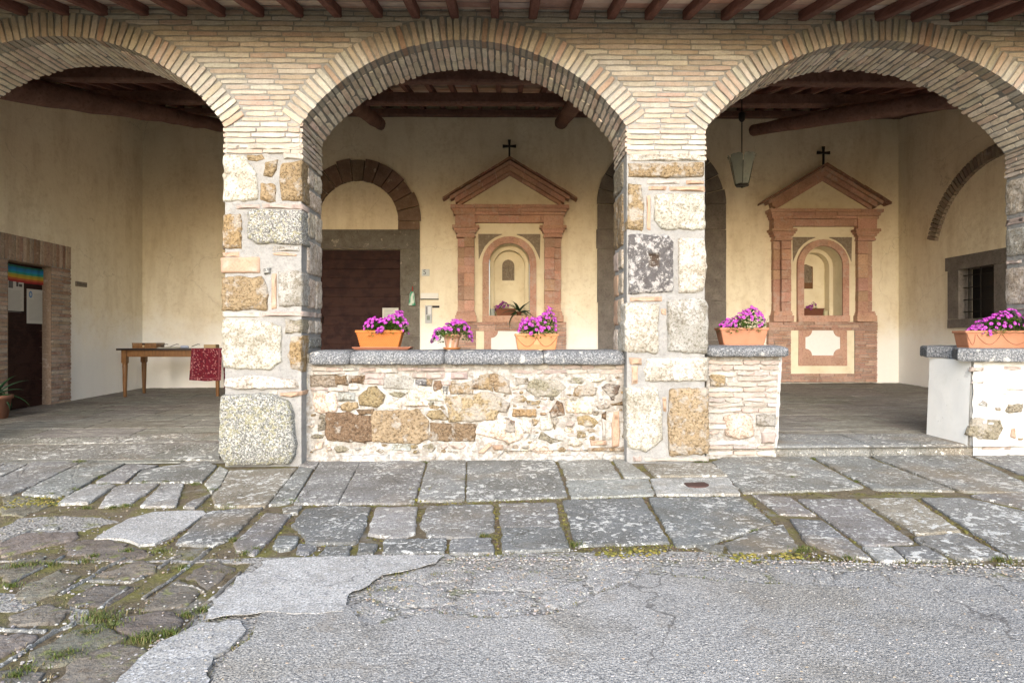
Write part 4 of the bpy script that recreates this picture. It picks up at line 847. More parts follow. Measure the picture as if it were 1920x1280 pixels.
while x < b:
    for (o_, r, s_) in ((0, .085, 1), (.1, .075, -1)):
        vs = []; fs = []; n = 6
        for y in (EY0-.1, EY1):
            for i in range(n+1):
                t = math.pi*i/n; vs.append((x+o_-math.cos(t)*r, y, rz(y, .075)+(r*math.sin(t)*.75 if s_ > 0 else .06-.8*r*math.sin(t)+.01)))
        fs = [(i, i+1, n+2+i, n+1+i) for i in range(n)]; mb.add(vs, fs, 'terra', jit((.35, .2, .13), .2))
    x += .2
mb.build('roof_tiles', roof)
def logbeam(p0, p1, r0, r1, name='log_beam', n=14, w_=.25):
    mb = MB(); p0 = Vector(p0); p1 = Vector(p1); pts = []; rad = []
    for i in range(15):
        t = i/14; p = p0+(p1-p0)*t; pts.append(p+Vector((.03*nz(t*2, p0.x, 1), 0, .03*nz(t*2, p0.x, 5)))); rad.append((r0+(r1-r0)*t)*(1+.07*nz(t*5, p0.x, 9)))
    mb.tube(pts, rad, 'beam', n=n, wob=w_); return mb.build(name, roof)
pu = .1
def purlin(y, r):   # squared beams lying under the rafters along the loggia
    mb = MB(); n = 40; vs = []
    for i in range(n+1):
        x = LX-.05+(RX-LX+.1)*i/n
        for (dy, dz) in ((-r, -.002), (-r*1.02, -r*1.7), (-r*.7, -r*1.95), (r*.7, -r*1.95), (r, -r*1.7), (r, -.002)):
            vs.append((x, y+dy+.01*nz(x, y, 2), zr(y-r)+dz+.012*nz(x*1.3, dy*9, 4)))
    mb.add(vs, [(i*6+j, i*6+(j+1) % 6, (i+1)*6+(j+1) % 6, (i+1)*6+j) for i in range(n) for j in range(6)]+[(5, 4, 3, 2, 1, 0), tuple(n*6+j for j in range(6))], 'beam'); mb.build('purlin', roof)
purlin(8.1, .075); purlin(9.9, .085); purlin(BY-.09, .06)
for px_, r in ((712, .12), (1052, .12)):
    p = P(px_, 231, BY-.35); logbeam((p.x, IY-.1, p.z-SL*(BY-.35-IY)+.05), p, r*1.05, r*.95)
pa_, pb_ = P(1412, 243, 11.3), P(1990, 150, 7.3); logbeam(pa_, pb_, .1, .15)
pa_, pb_ = P(430, 238, 11.4), P(-60, 150, 7.2); logbeam(pa_, pb_, .11, .16)
pa_, pb_ = P(1322, 195, 9.2), P(1600, 180, 9.2)
logbeam((LX+.1, IY-.1, zr(IY)-.06), (LX+.1, BY, zr(BY)-.06), .08, .08); logbeam((RX-.1, IY-.1, zr(IY)-.06), (RX-.1, BY, zr(BY)-.06), .08, .08)
for o in (arcade, back, leftw, rightw, lw1, lw2, lw3, roof): o['kind'] = 'thing'
for o in (lw1, lw2, lw3): o['group'] = 'low walls closing the arches'

# ------------------------------------------------------------------ shrines on the back wall
TR = (.48, .295, .225)
def shrine(cx, cy, s, label, grp, inner_tilt=0, seed=1):
    """measures in photo pixels of the left shrine, origin centre x = 955, y = 605 (top of the base)"""
    random.seed(seed); o = tag(empty('wall_shrine', (P(cx, 600, BY).x, BY, .3)), label, 'shrine', grp)
    c0 = P(cx, cy, BY); k = K*s
    def W(x, y, d=0): return Vector((c0.x+(x-955)*k, BY-d, c0.z-(y-605)*k))
    def blk(mb, x0, x1, y0, y1, d0, d1, m='terra', c=None, j=.004):
        p = W(x0, y0); q = W(x1, y1); mb.box(p.x, q.x, BY-d1, BY-d0, q.z, p.z, m, c or jit(TR, .1), j=j)
    # base
    mb = MB(); yb = 722
    def coursed(x0, x1, y0, y1, d, L_=26, h=5.2):
        y = y0
        while y < y1-1:
            hh = min(h, y1-y); x = x0-U(0, L_)*.7
            while x < x1-1:
                l = U(.7, 1.2)*L_; a_ = max(x, x0); e_ = min(x+l, x1)
                if x1-e_ < 4: e_ = x1; l = 999
                if e_-a_ > 1: blk(mb, a_+.3, e_-.3, y+.3, y+hh-.3, 0, d+U(-.006, .004), c=jit(random.choice([(.4, .25, .19), (.44, .28, .215), (.36, .22, .17), (.48, .33, .26), (.35, .24, .19)]), .08))
                x += l
            y += hh
    coursed(849, 1061, 605, 622, .12, 34, 5.6); coursed(849, 893, 622, yb, .105); coursed(1017, 1061, 622, yb, .105); coursed(893, 1017, 705, yb, .105)
    blk(mb, 849.5, 1060.5, 605.5, yb-.5, -.01, .094, 'terra', (.24, .17, .13)) if False else None
    for (a_, b_, t_, u_) in ((850, 892.5, 606, yb), (1017.5, 1060, 606, yb), (893, 1017, 706, yb), (893, 1017, 606, 621)): blk(mb, a_, b_, t_, u_, 0, .092, 'mortar', j=0)
    blk(mb, 893, 1017, 621, 705.5, 0, .085, 'plaster_plain', j=0)
    # terracotta frame with the scalloped white panel
    yo0, yo1, xo0, xo1 = 621.5, 690, 908, 1002
    outer = [(xo0, yo0), (xo1, yo0), (xo1, yo1), (xo0, yo1)]; r_ = 13; xi0, xi1, yi0, yi1 = 921, 989, 621.5, 670
    inner = []
    for (cx_, cy_, a0) in ((xi0, yi1, -90), (xi1, yi1, 180), (xi1, yi0, 90), (xi0, yi0, 0)):
        for q in range(7):
            a_ = R(a0+90*q/6) if False else None
    def arcp(cx_, cy_, a0, a1): return [(cx_+r_*math.cos(R(a0+(a1-a0)*q/6)), cy_+r_*math.sin(R(a0+(a1-a0)*q/6))) for q in range(7)]
    inner = arcp(xi0, yi0, 0, 90)+arcp(xi0, yi1, -90, 0)+arcp(xi1, yi1, 180, 270)+arcp(xi1, yi0, 90, 180)
    mb.prism(inner, lambda x, y: W(x, y, .088), lambda x, y: W(x, y, .0), 'panel')
    # frame as strips between the outline and the outer rectangle
    n = len(inner); mid = ((xi0+xi1)/2, (yi0+yi1)/2); ou = []
    for (x, y) in inner:
        dx, dy = x-mid[0], y-mid[1]; t = min(((xo1-mid[0])/dx if dx > 0 else (xo0-mid[0])/dx) if abs(dx) > 1e-6 else 9, ((yo1-mid[1])/dy if dy > 0 else (yo0-mid[1])/dy) if abs(dy) > 1e-6 else 9)
        ou.append((mid[0]+dx*t, mid[1]+dy*t))
    def snap(p, q):   # insert corners of the outer rectangle
        return None
    vs = [W(x, y, .1) for x, y in inner]+[W(x, y, .1) for x, y in ou]+[W(x, y, .08) for x, y in inner]
    fs = [(i, (i+1) % n, n+(i+1) % n, n+i) for i in range(n)]+[(2*n+i, 2*n+(i+1) % n, (i+1) % n, i) for i in range(n)]
    mb.add(vs, fs, 'terra', jit(TR, .05))
    for (a_, b_, t_, u_) in ((xo0, 916, 621.5, 690), (994, xo1, 621.5, 690), (916, 994, 674, 690)):
        y_ = t_; blk(mb, a_, b_, t_, u_, .0, .1015, c=jit(TR, .06))
    mb.build('base', o)
    # columns
    for sgn in (-1, 1):
        mb = MB()
        def X(x): return x if sgn < 0 else 1910-x
        def sb(x0, x1, y0, y1, d, c=None):
            a_, b_ = sorted((X(x0), X(x1))); blk(mb, a_, b_, y0, y1, 0, d, c=c)
        y = 449
        while y < 585:      # pilaster shaft of stone drums: wider back strip and a front strip
            h = min(U(14, 26), 585-y); h = 585-y if 585-y-h < 6 else h
            sb(859, 871.2, y+.3, y+h-.3, .10, jit((.44, .27, .205), .2)); sb(871.5, 890, y+.3, y+h-.3, .17, jit((.46, .285, .215), .2)); y += h
        for (x0, x1, y0, y1, d) in ((857, 892, 588, 593, .185), (855, 894, 593, 604.8, .2), (858, 891, 585.2, 587.8, .178)): sb(x0, x1, y0, y1, d, jit(TR, .1))
        sh = mb.build('column', o)
        mb = MB()
        for (x0, x1, y0, y1, d) in ((857, 892, 445.5, 448.8, .19), (858.5, 890.5, 441, 445.3, .178), (855.5, 893.5, 436.5, 440.8, .2), (853, 896, 432.5, 436.3, .22), (850, 899, 427, 432.3, .24)): sb(x0, x1, y0, y1, d, jit(TR, .12))
        c_ = mb.build('capital', sh)
    # plaster field behind the niche, with a real arched opening
    mb = MB(); R0, R1, R2 = 37.7, 50, 55.5; yc = 496
    def ringpart(ra, rb, d0, d1, m, c, yend, seg=16, split=None):
        pa__ = [(955+ra*math.sin(R(-90+180*q/seg)), yc-ra*math.cos(R(-90+180*q/seg))) for q in range(seg+1)]
        pb__ = [(955+rb*math.sin(R(-90+180*q/seg)), yc-rb*math.cos(R(-90+180*q/seg))) for q in range(seg+1)]
        pa__ = [(955-ra, yend)]+pa__+[(955+ra, yend)]; pb__ = [(955-rb, yend)]+pb__+[(955+rb, yend)]; n = len(pa__)
        for i in range(n-1):
            cc = jit(c, .12) if split else c
            q4 = [pa__[i], pa__[i+1], pb__[i+1], pb__[i]]
            mb.add([W(x, y, d1) for x, y in q4]+[W(x, y, d0) for x, y in q4], [(0, 1, 2, 3), (1, 0, 4, 5), (3, 2, 6, 7), (0, 3, 7, 4), (2, 1, 5, 6)], m, cc)
    ringpart(R0, R1, .0, .125, 'terra', TR, 593, split=1)
    # plaster infill between niche ring and rectangle x 890..1020, y 421..605
    seg = 16
    pb__ = [(955-R1, 605)]+[(955+R1*math.sin(R(-90+180*q/seg)), yc-R1*math.cos(R(-90+180*q/seg))) for q in range(seg+1)]+[(955+R1, 605)]
    out_ = [(890, 605)]+[(890 if q < seg*.3 else 1020 if q > seg*.7 else 890+130*(q-seg*.3)/(seg*.4), 421 if seg*.3 <= q <= seg*.7 else 421+(496-421)*(abs(q-seg/2)-seg*.2)/(seg*.3)) for q in range(seg+1)]+[(1020, 605)]
    for i in range(len(pb__)-1):
        q4 = [pb__[i], pb__[i+1], out_[i+1], out_[i]]
        mb.add([W(x, y, .07) for x, y in q4], [(0, 1, 2, 3)], 'plaster_plain')
    for sgn in (-1, 1): blk(mb, *(sorted((955+sgn*65, 955+sgn*66.5))), 421, 605, 0, .07, 'plaster_plain', j=0)
    blk(mb, 891, 1019, 421.5, 423, 0, .0695, 'plaster_plain', j=0)
    blk(mb, 905, 1005, 593, 605, 0, .15, c=jit(TR, .08))
    mb.build('niche_frame', o)
    for sgn in (-1, 1):
        mb = MB(); pts = [(955+sgn*58, 441), (955+sgn*14, 441)]+[(955+sgn*(R2*math.sin(R(a_))), yc-R2*math.cos(R(a_))) for a_ in (14, 28, 42, 56, 70)]+[(955+sgn*57, 489)]
        pts = [(p[0], max(p[1], 441)) for p in pts]
        mb.prism(pts, lambda x, y: W(x, y, .076), lambda x, y: W(x, y, .06), 'relief')
        for i in range(60):
            x = 955+sgn*U(30, 57); y = U(443, 470)
            if math.hypot(x-955, y-yc) > R2+2: p = W(x, y, .076); mb.lathe(p.x, p.z, [(.006, 0), (.003, .003)], 'relief') if False else blk(mb, x-.6, x+.6, y-.6, y+.6, .07, .084, 'relief', (.1, .1, .1))
        mb.build('spandrel_ornament', o)
    # niche : stepped arched recess
    mb = MB(); dep = .42; n = 14
    def arcpts(r, yend): return [(955-r, yend)]+[(955+r*math.sin(R(-90+180*q/n)), yc-r*math.cos(R(-90+180*q/n))) for q in range(n+1)]+[(955+r, yend)]
    A = arcpts(R0-.5, 592.8); B = arcpts(R0-8, 592.8)
    for (a_, da, b_, db) in ((A, .1, A, -.22), (A, -.22, B, -.22), (B, -.22, B, -.4)):
        vs = [W(x, y, da) for x, y in a_]+[W(x, y, db) for x, y in b_]; m_ = len(a_)
        mb.add(vs, [(i, i+1, m_+i+1, m_+i) for i in range(m_-1)], 'plaster_plain', smooth=False)
    mb.add([W(x, y, -.4) for x, y in B], [tuple(range(len(B)))], 'plaster_plain')
    mb.add([W(955-R0, 593, .1), W(955+R0, 593, .1), W(955+R0, 593, -.42), W(955-R0, 593, -.42)], [(0, 1, 2, 3)], 'plaster_plain')
    mb.build('niche', o)
    # entablature
    mb = MB()
    for (x0, x1, y0, y1, d) in ((859, 1051, 407.5, 421, .16), (855, 892, 407.6, 426.8, .2), (1018, 1055, 407.6, 426.8, .19), (852, 1058, 402, 407.3, .2), (850, 1061, 396, 401.8, .22), (847, 1065, 389.5, 395.8, .25)):
        n_ = 5 if x1-x0 > 60 else 1
        for i in range(n_): a_ = x0+(x1-x0)*i/n_; b_ = x0+(x1-x0)*(i+1)/n_; blk(mb, a_+.15, b_-.15, y0, y1, 0, d+U(-.004, .004), c=jit(TR, .1))
    mb.build('cornice', o)
    # pediment
    mb = MB(); apx, apy = 956, 316
    mb.prism([(862, 389.5), (1052, 389.5), (956, 332)], lambda x, y: W(x, y, .06), lambda x, y: W(x, y, -.0), 'plaster_plain')
    for sgn in (-1, 1):
        for (t0, t1, d, ex) in ((0, 6, .1, 96), (6.2, 15, .15, 103), (15.2, 21, .2, 112)):
            # band parallel to the rake; distances above the tympanum edge
            sl_ = 57.5/96
            q4 = [(956, 332-t0*1.2), (956, 332-t1*1.2), (956+sgn*ex, 332+sl_*ex-t1*1.2), (956+sgn*(ex-2), 332+sl_*(ex-2)-t0*1.2)]
            if sgn < 0: q4 = [q4[0], q4[3], q4[2], q4[1]]
            nn = 4
            for i in range(nn):
                def L_(p, q, t): return (p[0]+(q[0]-p[0])*t, p[1]+(q[1]-p[1])*t)
                if sgn > 0: seg4 = [L_(q4[0], q4[3], i/nn), L_(q4[1], q4[2], i/nn), L_(q4[1], q4[2], (i+1)/nn-.004), L_(q4[0], q4[3], (i+1)/nn-.004)]
                else: seg4 = [L_(q4[0], q4[1], i/nn), L_(q4[3], q4[2], i/nn), L_(q4[3], q4[2], (i+1)/nn-.004), L_(q4[0], q4[1], (i+1)/nn-.004)]
                dd = d+U(-.005, .005); mb.prism(seg4, lambda x, y: W(x, y, dd), lambda x, y: W(x, y, 0), 'terra', jit(TR, .12))
    pd = mb.build('pediment', o)
    mb = MB()    # flat roof tiles stepping down both rakes
    for sgn in (-1, 1):
        sl_ = 57.5/96; nn = 5
        for i in range(nn):
            u0 = 120*i/nn; u1 = 120*(i+1)/nn+4
            b0 = 332-25.5+sl_*u0-2; b1 = 332-25.5+sl_*u1+.5
            q4 = [(956+sgn*u0, b0), (956+sgn*u0, b0-3.6), (956+sgn*u1, b1-3.6-1.4), (956+sgn*u1, b1-1.4)]
            d = .25+U(-.015, .01); c = jit((.3, .17, .12), .2)
            mb.prism(q4, lambda x, y: W(x, y, d), lambda x, y: W(x, y, 0), 'terra', c)
    mb.build('roof_tiles', pd)
    mb = MB()
    def flare(a_, b_, w0, w1, d0=.1, d1=.13):
        pa2 = Vector(a_); pb2 = Vector(b_); n2 = Vector((-(pb2-pa2).y, (pb2-pa2).x)).normalized()
        q = [pa2+n2*w0, pb2+n2*w1, pb2-n2*w1, pa2-n2*w0]; mb.prism([tuple(v) for v in q], lambda x, y: W(x, y, d1), lambda x, y: W(x, y, d0), 'iron')
    ty = 279; flare((955, ty+2), (955, 308), 1.7, 1.7, .1, .13); flare((955, ty), (955, 267), 1.6, 2.8, .101, .131); flare((955, ty), (942.5, ty), 1.5, 2.8, .102, .132); flare((955, ty), (967.5, ty), 1.5, 2.8, .102, .132)
    mb.build('iron_cross', o)
    return o, W
sh1, W1 = shrine(955, 604, 1.0, 'terracotta wall shrine between the doorway and the second pier, aloe in its niche', 'pedimented wall shrines', seed=81)
sh2, W2 = shrine(1538, 603.5, .968, 'terracotta wall shrine beside the hanging lantern, white scalloped panel in its base', 'pedimented wall shrines', seed=82)
def plaque(W, x0, x1, y0, y1, d, label, arch=True, board=False):
    mb = MB(); cx = (x0+x1)/2; r = (x1-x0)/2
    def outline(g): return [(x0+g, y1-g), (x0+g, y0+r)]+[(cx-(r-g)*math.cos(math.pi*q/8), y0+r-(r-g)*math.sin(math.pi*q/8)) for q in range(1, 8)]+[(x1-g, y0+r), (x1-g, y1-g)]
    if board: mb.prism([(x0-4, y1+12), (x0-4, y0+1), (cx, y0-2), (x1+3, y0+3), (x1+3, y1+12)], lambda x, y: W(x, y, d+.015), lambda x, y: W(x, y, d-.01), 'tablewood')
    mb.prism(outline(0), lambda x, y: W(x, y, d+.03), lambda x, y: W(x, y, d), 'relief'); mb.prism(outline(1.8), lambda x, y: W(x, y, d+.024), lambda x, y: W(x, y, d+.001), 'relief')
    # raised rim
    o_, i_ = outline(0), outline(2); n = len(o_)
    mb.add([W(x, y, d+.04) for x, y in o_]+[W(x, y, d+.04) for x, y in i_]+[W(x, y, d+.02) for x, y in i_]+[W(x, y, d+.02) for x, y in o_], [(i, i+1, n+i+1, n+i) for i in range(n-1)]+[(n+i, n+i+1, 2*n+i+1, 2*n+i) for i in range(n-1)]+[(i+1, i, 3*n+i, 3*n+i+1) for i in range(n-1)], 'relief')
    # small relief figures
    def lump(x, y, rx, ry):
        p = W(x, y, d+.03); vs = []; fs = []; m_ = 8
        for (q, h) in ((1, 0), (.75, .012), (.35, .02)): vs += [(p.x+rx*K*q*math.cos(2*math.pi*i/m_), p.y-h, p.z+ry*K*q*math.sin(2*math.pi*i/m_)) for i in range(m_)]
        fs = [(r2*m_+i, r2*m_+(i+1) % m_, (r2+1)*m_+(i+1) % m_, (r2+1)*m_+i) for r2 in range(2) for i in range(m_)]+[tuple(2*m_+i for i in range(m_))]; mb.add(vs, fs, 'relief', smooth=True)
    h = y1-y0
    for (fx_, s_) in ((-.55, .8), (0, 1.05), (.55, .8)):
        x = cx+fx_*r; lump(x, y0+h*.3/s_+1, 1.7, 2.0); lump(x, y0+h*.5, 2.2, h*.13); lump(x, y0+h*.7, 2.6, h*.16)
    lump(cx-4, y0+h*.36, 3.5, 1); lump(cx+4, y0+h*.36, 3.5, 1); lump(cx, y1-5, r*.8, 1.6)
    o = mb.build('relief_plaque', loc=W(cx, y1, d)); tag(o, label, 'plaque'); return o
plaque(W1, 941.5, 965, 483, 523, -.4, 'small arched grey relief plaque with three figures in the left niche')
plaque(W2, 935.5, 957, 490, 525, -.4, 'relief plaque on a brown wooden board in the right niche', board=True)
# thin string moulding line in the niche is the recess step itself

# ------------------------------------------------------------------ flowers and pots
def bloom(mb, c, nrm, r):
    nrm = nrm.normalized(); u = nrm.orthogonal().normalized(); v = nrm.cross(u); a0 = U(0, 6.3); vs = [c-nrm*r*.35]; col = [(.16, .0, .12)]
    m = random.choice([(.4, .006, .38), (.48, .012, .42), (.34, .004, .32), (.46, .02, .46)])
    for k in range(10):
        a = a0+2*math.pi*k/10; vs.append(c+(u*math.cos(a)+v*math.sin(a))*r*.36+nrm*r*.02); col.append((.68, .42, .66) if k % 2 == 0 else m)
    for k in range(10):
        a = a0+2*math.pi*k/10; q = r*(1.0 if k % 2 == 0 else .82); vs.append(c+(u*math.cos(a)+v*math.sin(a))*q+nrm*r*(.1 if k % 2 == 0 else .2)); col.append(jit(m, .1))
    fs = [(0, 1+k, 1+(k+1) % 10) for k in range(10)]+[(1+k, 11+k, 11+(k+1) % 10, 1+(k+1) % 10) for k in range(10)]
    mb.add(vs, fs, 'petal', col, False)
def leaf(mb, c, d, n_, l, w_, col):
    d = d.normalized(); s_ = d.cross(n_).normalized()
    vs = [c, c+d*l*.35+s_*w_-n_*.0, c+d*l*.4-n_*w_*.25, c+d*l*.35-s_*w_, c+d*l-n_*l*.15]
    mb.add(vs, [(0, 1, 2), (0, 2, 3), (1, 4, 2), (2, 4, 3)], 'leaf', jit(col, .25))
def petunias(par, cx, cy, z0, hw, hd, h, nb, nl, lean=0, br=.02, droop=.04):
    mb = MB(); ml = MB(); cen = Vector((cx, cy, z0))
    def dome(ex=1.):
        while True:
            a = U(-1, 1); b = U(-1, 1)
            if a*a+b*b < 1: break
        top = math.sqrt(max(0, 1-a*a-b*b))
        prof = .72+.28*math.sin(a*3+lean*2)+.25*nz(a*3, b*3, cx*7)
        p = Vector((cx+a*hw+lean*hw*.1, cy+b*hd, z0+h*(top**.6)*prof*ex-(droop*max(0, (a*a+b*b-.6))*2.5)))
        return p, Vector((a*.8, b*.8-.45, top+.15))
    P_ = []
    for i in range(nb*9):
        p, n_ = dome()
        if all((p-q).length > br*.95 for q in P_): P_.append(p); bloom(mb, p, n_+Vector((U(-.4, .4), U(-.5, .1), U(-.3, .3))), br*U(.8, 1.12))
        if len(P_) >= nb: break
    for i in range(int(nl*1.9)):
        p, n_ = dome(U(.2, .95)); d = Vector((n_.x+U(-.6, .6), n_.y+U(-.6, .6), U(-.3, .8)))
        leaf(ml, p-n_*.008, d, Vector((U(-.4, .4), U(-.4, .2), 1)).normalized(), U(.024, .042), U(.007, .012), random.choice([(.06, .13, .02), (.1, .2, .03), (.04, .1, .02), (.14, .26, .04)]))
    for i in range(26):    # stems that trail over the rim
        a = U(-1, 1); p0_ = Vector((cx+a*hw*.8, cy+U(-.6, .3)*hd, z0-.01)); p1_ = p0_+Vector((a*.03, -.02, U(.02, h*.6)))
        ml.tube([p0_, (p0_+p1_)/2+Vector((U(-.01, .01), 0, 0)), p1_], .0013, 'leaf', (.09, .17, .04), n=4)
    ml.build('foliage', par); mb.build('blossoms', par)
def trough(name, label, px0, px1, pyt, pyb, Y, colr, style='plain', taper=.9, grp='flower troughs on the low walls', fl=(.5, .5, .1), seed=1, zbase=None, nb=60, nl=260, rot=0, depth=.17):
    random.seed(seed); a = P(px0, pyt, Y); b = P(px1, pyt, Y); cx = (a.x+b.x)/2; L_ = b.x-a.x; zt = a.z; zb_ = zbase if zbase is not None else P(px0, pyb, Y).z
    zt = zb_+(zt-P(px0, pyb, Y).z)
    o = tag(empty(name, (cx, Y, zb_)), label, 'flower box', grp); H = zt-zb_; mb = MB(); cy = Y+depth/2
    def rect(sx, sy, z, rr=.012):
        hx, hy = L_/2*sx, depth/2*sy; q = []
        for (ax, ay, a0) in ((1, 1, 0), (-1, 1, 90), (-1, -1, 180), (1, -1, 270)):
            for t in (0, 45, 90): q.append((cx+ax*(hx-rr)+rr*math.cos(R(a0+t)), cy+ay*(hy-rr)+rr*math.sin(R(a0+t)), z))
        return q
    T = taper; prof = [(T*.9, T*.9, zb_), (T*.93, T*.93, zb_+.004), (T*.93, T*.93, zb_+H*.1), (T*.945, T*.945, zb_+H*.12), (.955, .93, zb_+H*.84), (.955, .93, zb_+H*.85), (1, 1, zb_+H*.87), (1, 1, zt-.003), (.992, .98, zt), (.955, .9, zt), (.94, .87, zt-.02), (.94, .87, zt-.03)]
    vs = []; n = 12
    for (sx, sy, z) in prof: vs += rect(sx, sy, z)
    mb.add(vs, [(r*n+i, r*n+(i+1) % n, (r+1)*n+(i+1) % n, (r+1)*n+i) for r in range(len(prof)-1) for i in range(n)]+[tuple(range(n-1, -1, -1))], 'pot', colr)
    def front(u, v, off=0):     # point on the sloping front face, u,v in 0..1
        z = zb_+H*(.13+.7*v); s_ = .945*T+(.955-.945*T)*v; sy = .945*T+(.93-.945*T)*v
        return Vector((cx+(u-.5)*L_*s_, cy-depth/2*sy-off, z))
    if style == 'swag':
        for (u0, u1) in ((.02, .5), (.5, .98)) if L_ < .5 else ((.0, .12), (.14, .5), (.52, .98)):
            pts = [front(u0+(u1-u0)*t/10, .95-.85*math.sin(math.pi*t/10)**.8, .001) for t in range(11)]; mb.tube(pts, .0032, 'pot', tuple(c*.5 for c in colr), n=5)
        if L_ < .5:
            p = front(.43, .25, .001); q = front(.57, .72, .001); mb.box(p.x, q.x, p.y-.002, p.y+.01, p.z, q.z, 'pot', tuple(min(1, c*1.15+.03) for c in colr))
    if style == 'weave':
        for r in range(9):
            for c_ in range(18):
                u = (c_+.5*(r % 2)+.3)/18.6; p = front(min(.97, u), (r+.5)/9, .0005); w_ = L_/18*.36; h_ = H*.7/9*.36
                mb.add([p+Vector((-w_, .002, 0)), p+Vector((0, .001, -h_)), p+Vector((w_, .002, 0)), p+Vector((0, .001, h_)), p+Vector((0, -.007, 0))], [(0, 1, 4), (1, 2, 4), (2, 3, 4), (3, 0, 4)], 'pot', tuple(q_*1.25 for q_ in colr))
    mb.build('planter_box', o)
    mb = MB(); mb.add(rect(.94, .87, zt-.015), [tuple(range(n))], 'soil'); mb.build('soil', o)
    c_ = P((fl[0]+fl[1])/2, fl[2], Y+depth*.4); hw = (P(fl[1], 600, Y).x-P(fl[0], 600, Y).x)/2
    hh = zb_-P(0, pyb, Y).z+P(0, fl[2], Y+.05).z-zt
    petunias(o, P((fl[0]+fl[1])/2, 600, Y+.05).x, cy-.01, zt-.012, hw*.97, depth*.62, hh*1.15+.035, nb, nl, lean=U(-.6, .6)); return o
YB = 5.97; CTZ = CT-.004
ORA = (.62, .21, .045); SAL = (.56, .25, .14); PEA = (.66, .3, .13)
SAUC_H = .012
o = trough('flower_box', 'orange woven texture flower box, leftmost on the middle low wall', 665, 755, 617, 650.5, YB, ORA, 'weave', .86, fl=(681, 768, 584), seed=91, zbase=CTZ+.016, nb=95, nl=420)
def saucer_rect(cx, Y, L_, d, z, h, c):
    mb = MB(); vs = []
    def q(sx, sy, z_): return [(cx+a*L_/2*sx, Y+b*d/2*sy, z_) for a, b in ((-1, -1), (1, -1), (1, 1), (-1, 1))]
    for (s_, z_) in ((.9, z), (.91, z+.002), (1, z+h*.75), (1, z+h), (.985, z+h), (.93, z+.008)): vs += q(s_, s_**1.5, z_)
    mb.add(vs, [(r*4+i, r*4+(i+1) % 4, (r+1)*4+(i+1) % 4, (r+1)*4+i) for r in range(5) for i in range(4)]+[(3, 2, 1, 0), (20, 21, 22, 23)], 'pot', c); return mb
a = P(660, 650, YB-.03).x; b = P(769, 650, YB-.03).x
tag(saucer_rect((a+b)/2, YB+.085, b-a, .25, CTZ, .026, (.5, .2, .12)).build('drip_tray', loc=((a+b)/2, YB, CTZ)), 'long reddish drip tray under the orange woven flower box', 'tray')
o = trough('flower_box', 'pale orange flower box with hanging swag lines, rightmost on the middle low wall', 965, 1048, 625, 655, YB-.02, PEA, 'swag', .93, fl=(973, 1048, 584), seed=93, zbase=CTZ, nb=105, nl=400)
o = trough('flower_box', 'plain salmon flower box on the short low wall', 1350, 1443, 611, 645, YB, SAL, 'plain', .88, fl=(1346, 1441, 580), seed=94, zbase=CT2-.006, nb=95, nl=450)
o = trough('flower_box', 'wide terracotta flower box with swags at the right edge of the photo', 1811, 1944, 617, 650, 6.02, SAL, 'swag', .94, fl=(1815, 1938, 586), seed=95, zbase=1.085, nb=130, nl=520, depth=.2)
# round pot with saucer
random.seed(92); p = P(846, 655, 6.02); pz = CTZ+.014
pot = tag(empty('flower_pot', (p.x, 6.1, pz)), 'small round clay pot with white chalky stain, petunias spilling over both sides', 'flower pot')
mb = MB(); hpt = .135
cols = []
prof = [(.058, 0), (.06, .004), (.074, hpt*.62), (.078, hpt*.78), (.09, hpt*.8), (.095, hpt*.98), (.092, hpt), (.082, hpt), (.08, hpt-.02)]
n = 24; vs = []; cl = []
for r, z in prof:
    for k in range(n):
        a = 2*math.pi*k/n; vs.append((p.x+r*math.cos(a), 6.1+r*math.sin(a), pz+z)); w_ = max(0, min(1, (.6-abs(z/hpt-.36)*2.2)+.9*nz(math.cos(a)*2, math.sin(a)*2, z*14))); cl.append(tuple(x*(1-w_)+y*w_ for x, y in zip((.62, .33, .2), (1.5, 1.4, 1.4))))
mb.add(vs, [(i*n+k, i*n+(k+1) % n, (i+1)*n+(k+1) % n, (i+1)*n+k) for i in range(len(prof)-1) for k in range(n)]+[tuple(range(n-1, -1, -1))], 'pot', cl, True); mb.build('clay_pot', pot)
mb = MB(); mb.add([(p.x+.081*math.cos(2*math.pi*k/16), 6.1+.081*math.sin(2*math.pi*k/16), pz+hpt-.015) for k in range(16)], [tuple(range(16))], 'soil'); mb.build('soil', pot)
petunias(pot, p.x+.0, 6.08, pz+hpt-.02, .205, .12, .16, 85, 400, lean=.2, droop=.07)
mb = MB(); mb.lathe(p.x, 6.1, [(.066, CTZ), (.07, CTZ+.003), (.092, CTZ+.02), (.09, CTZ+.022), (.07, CTZ+.012)], 'pot', (.58, .24, .08)); tag(mb.build('pot_saucer', loc=(p.x, 6.1, CTZ)), 'round orange saucer under the small clay pot', 'saucer')
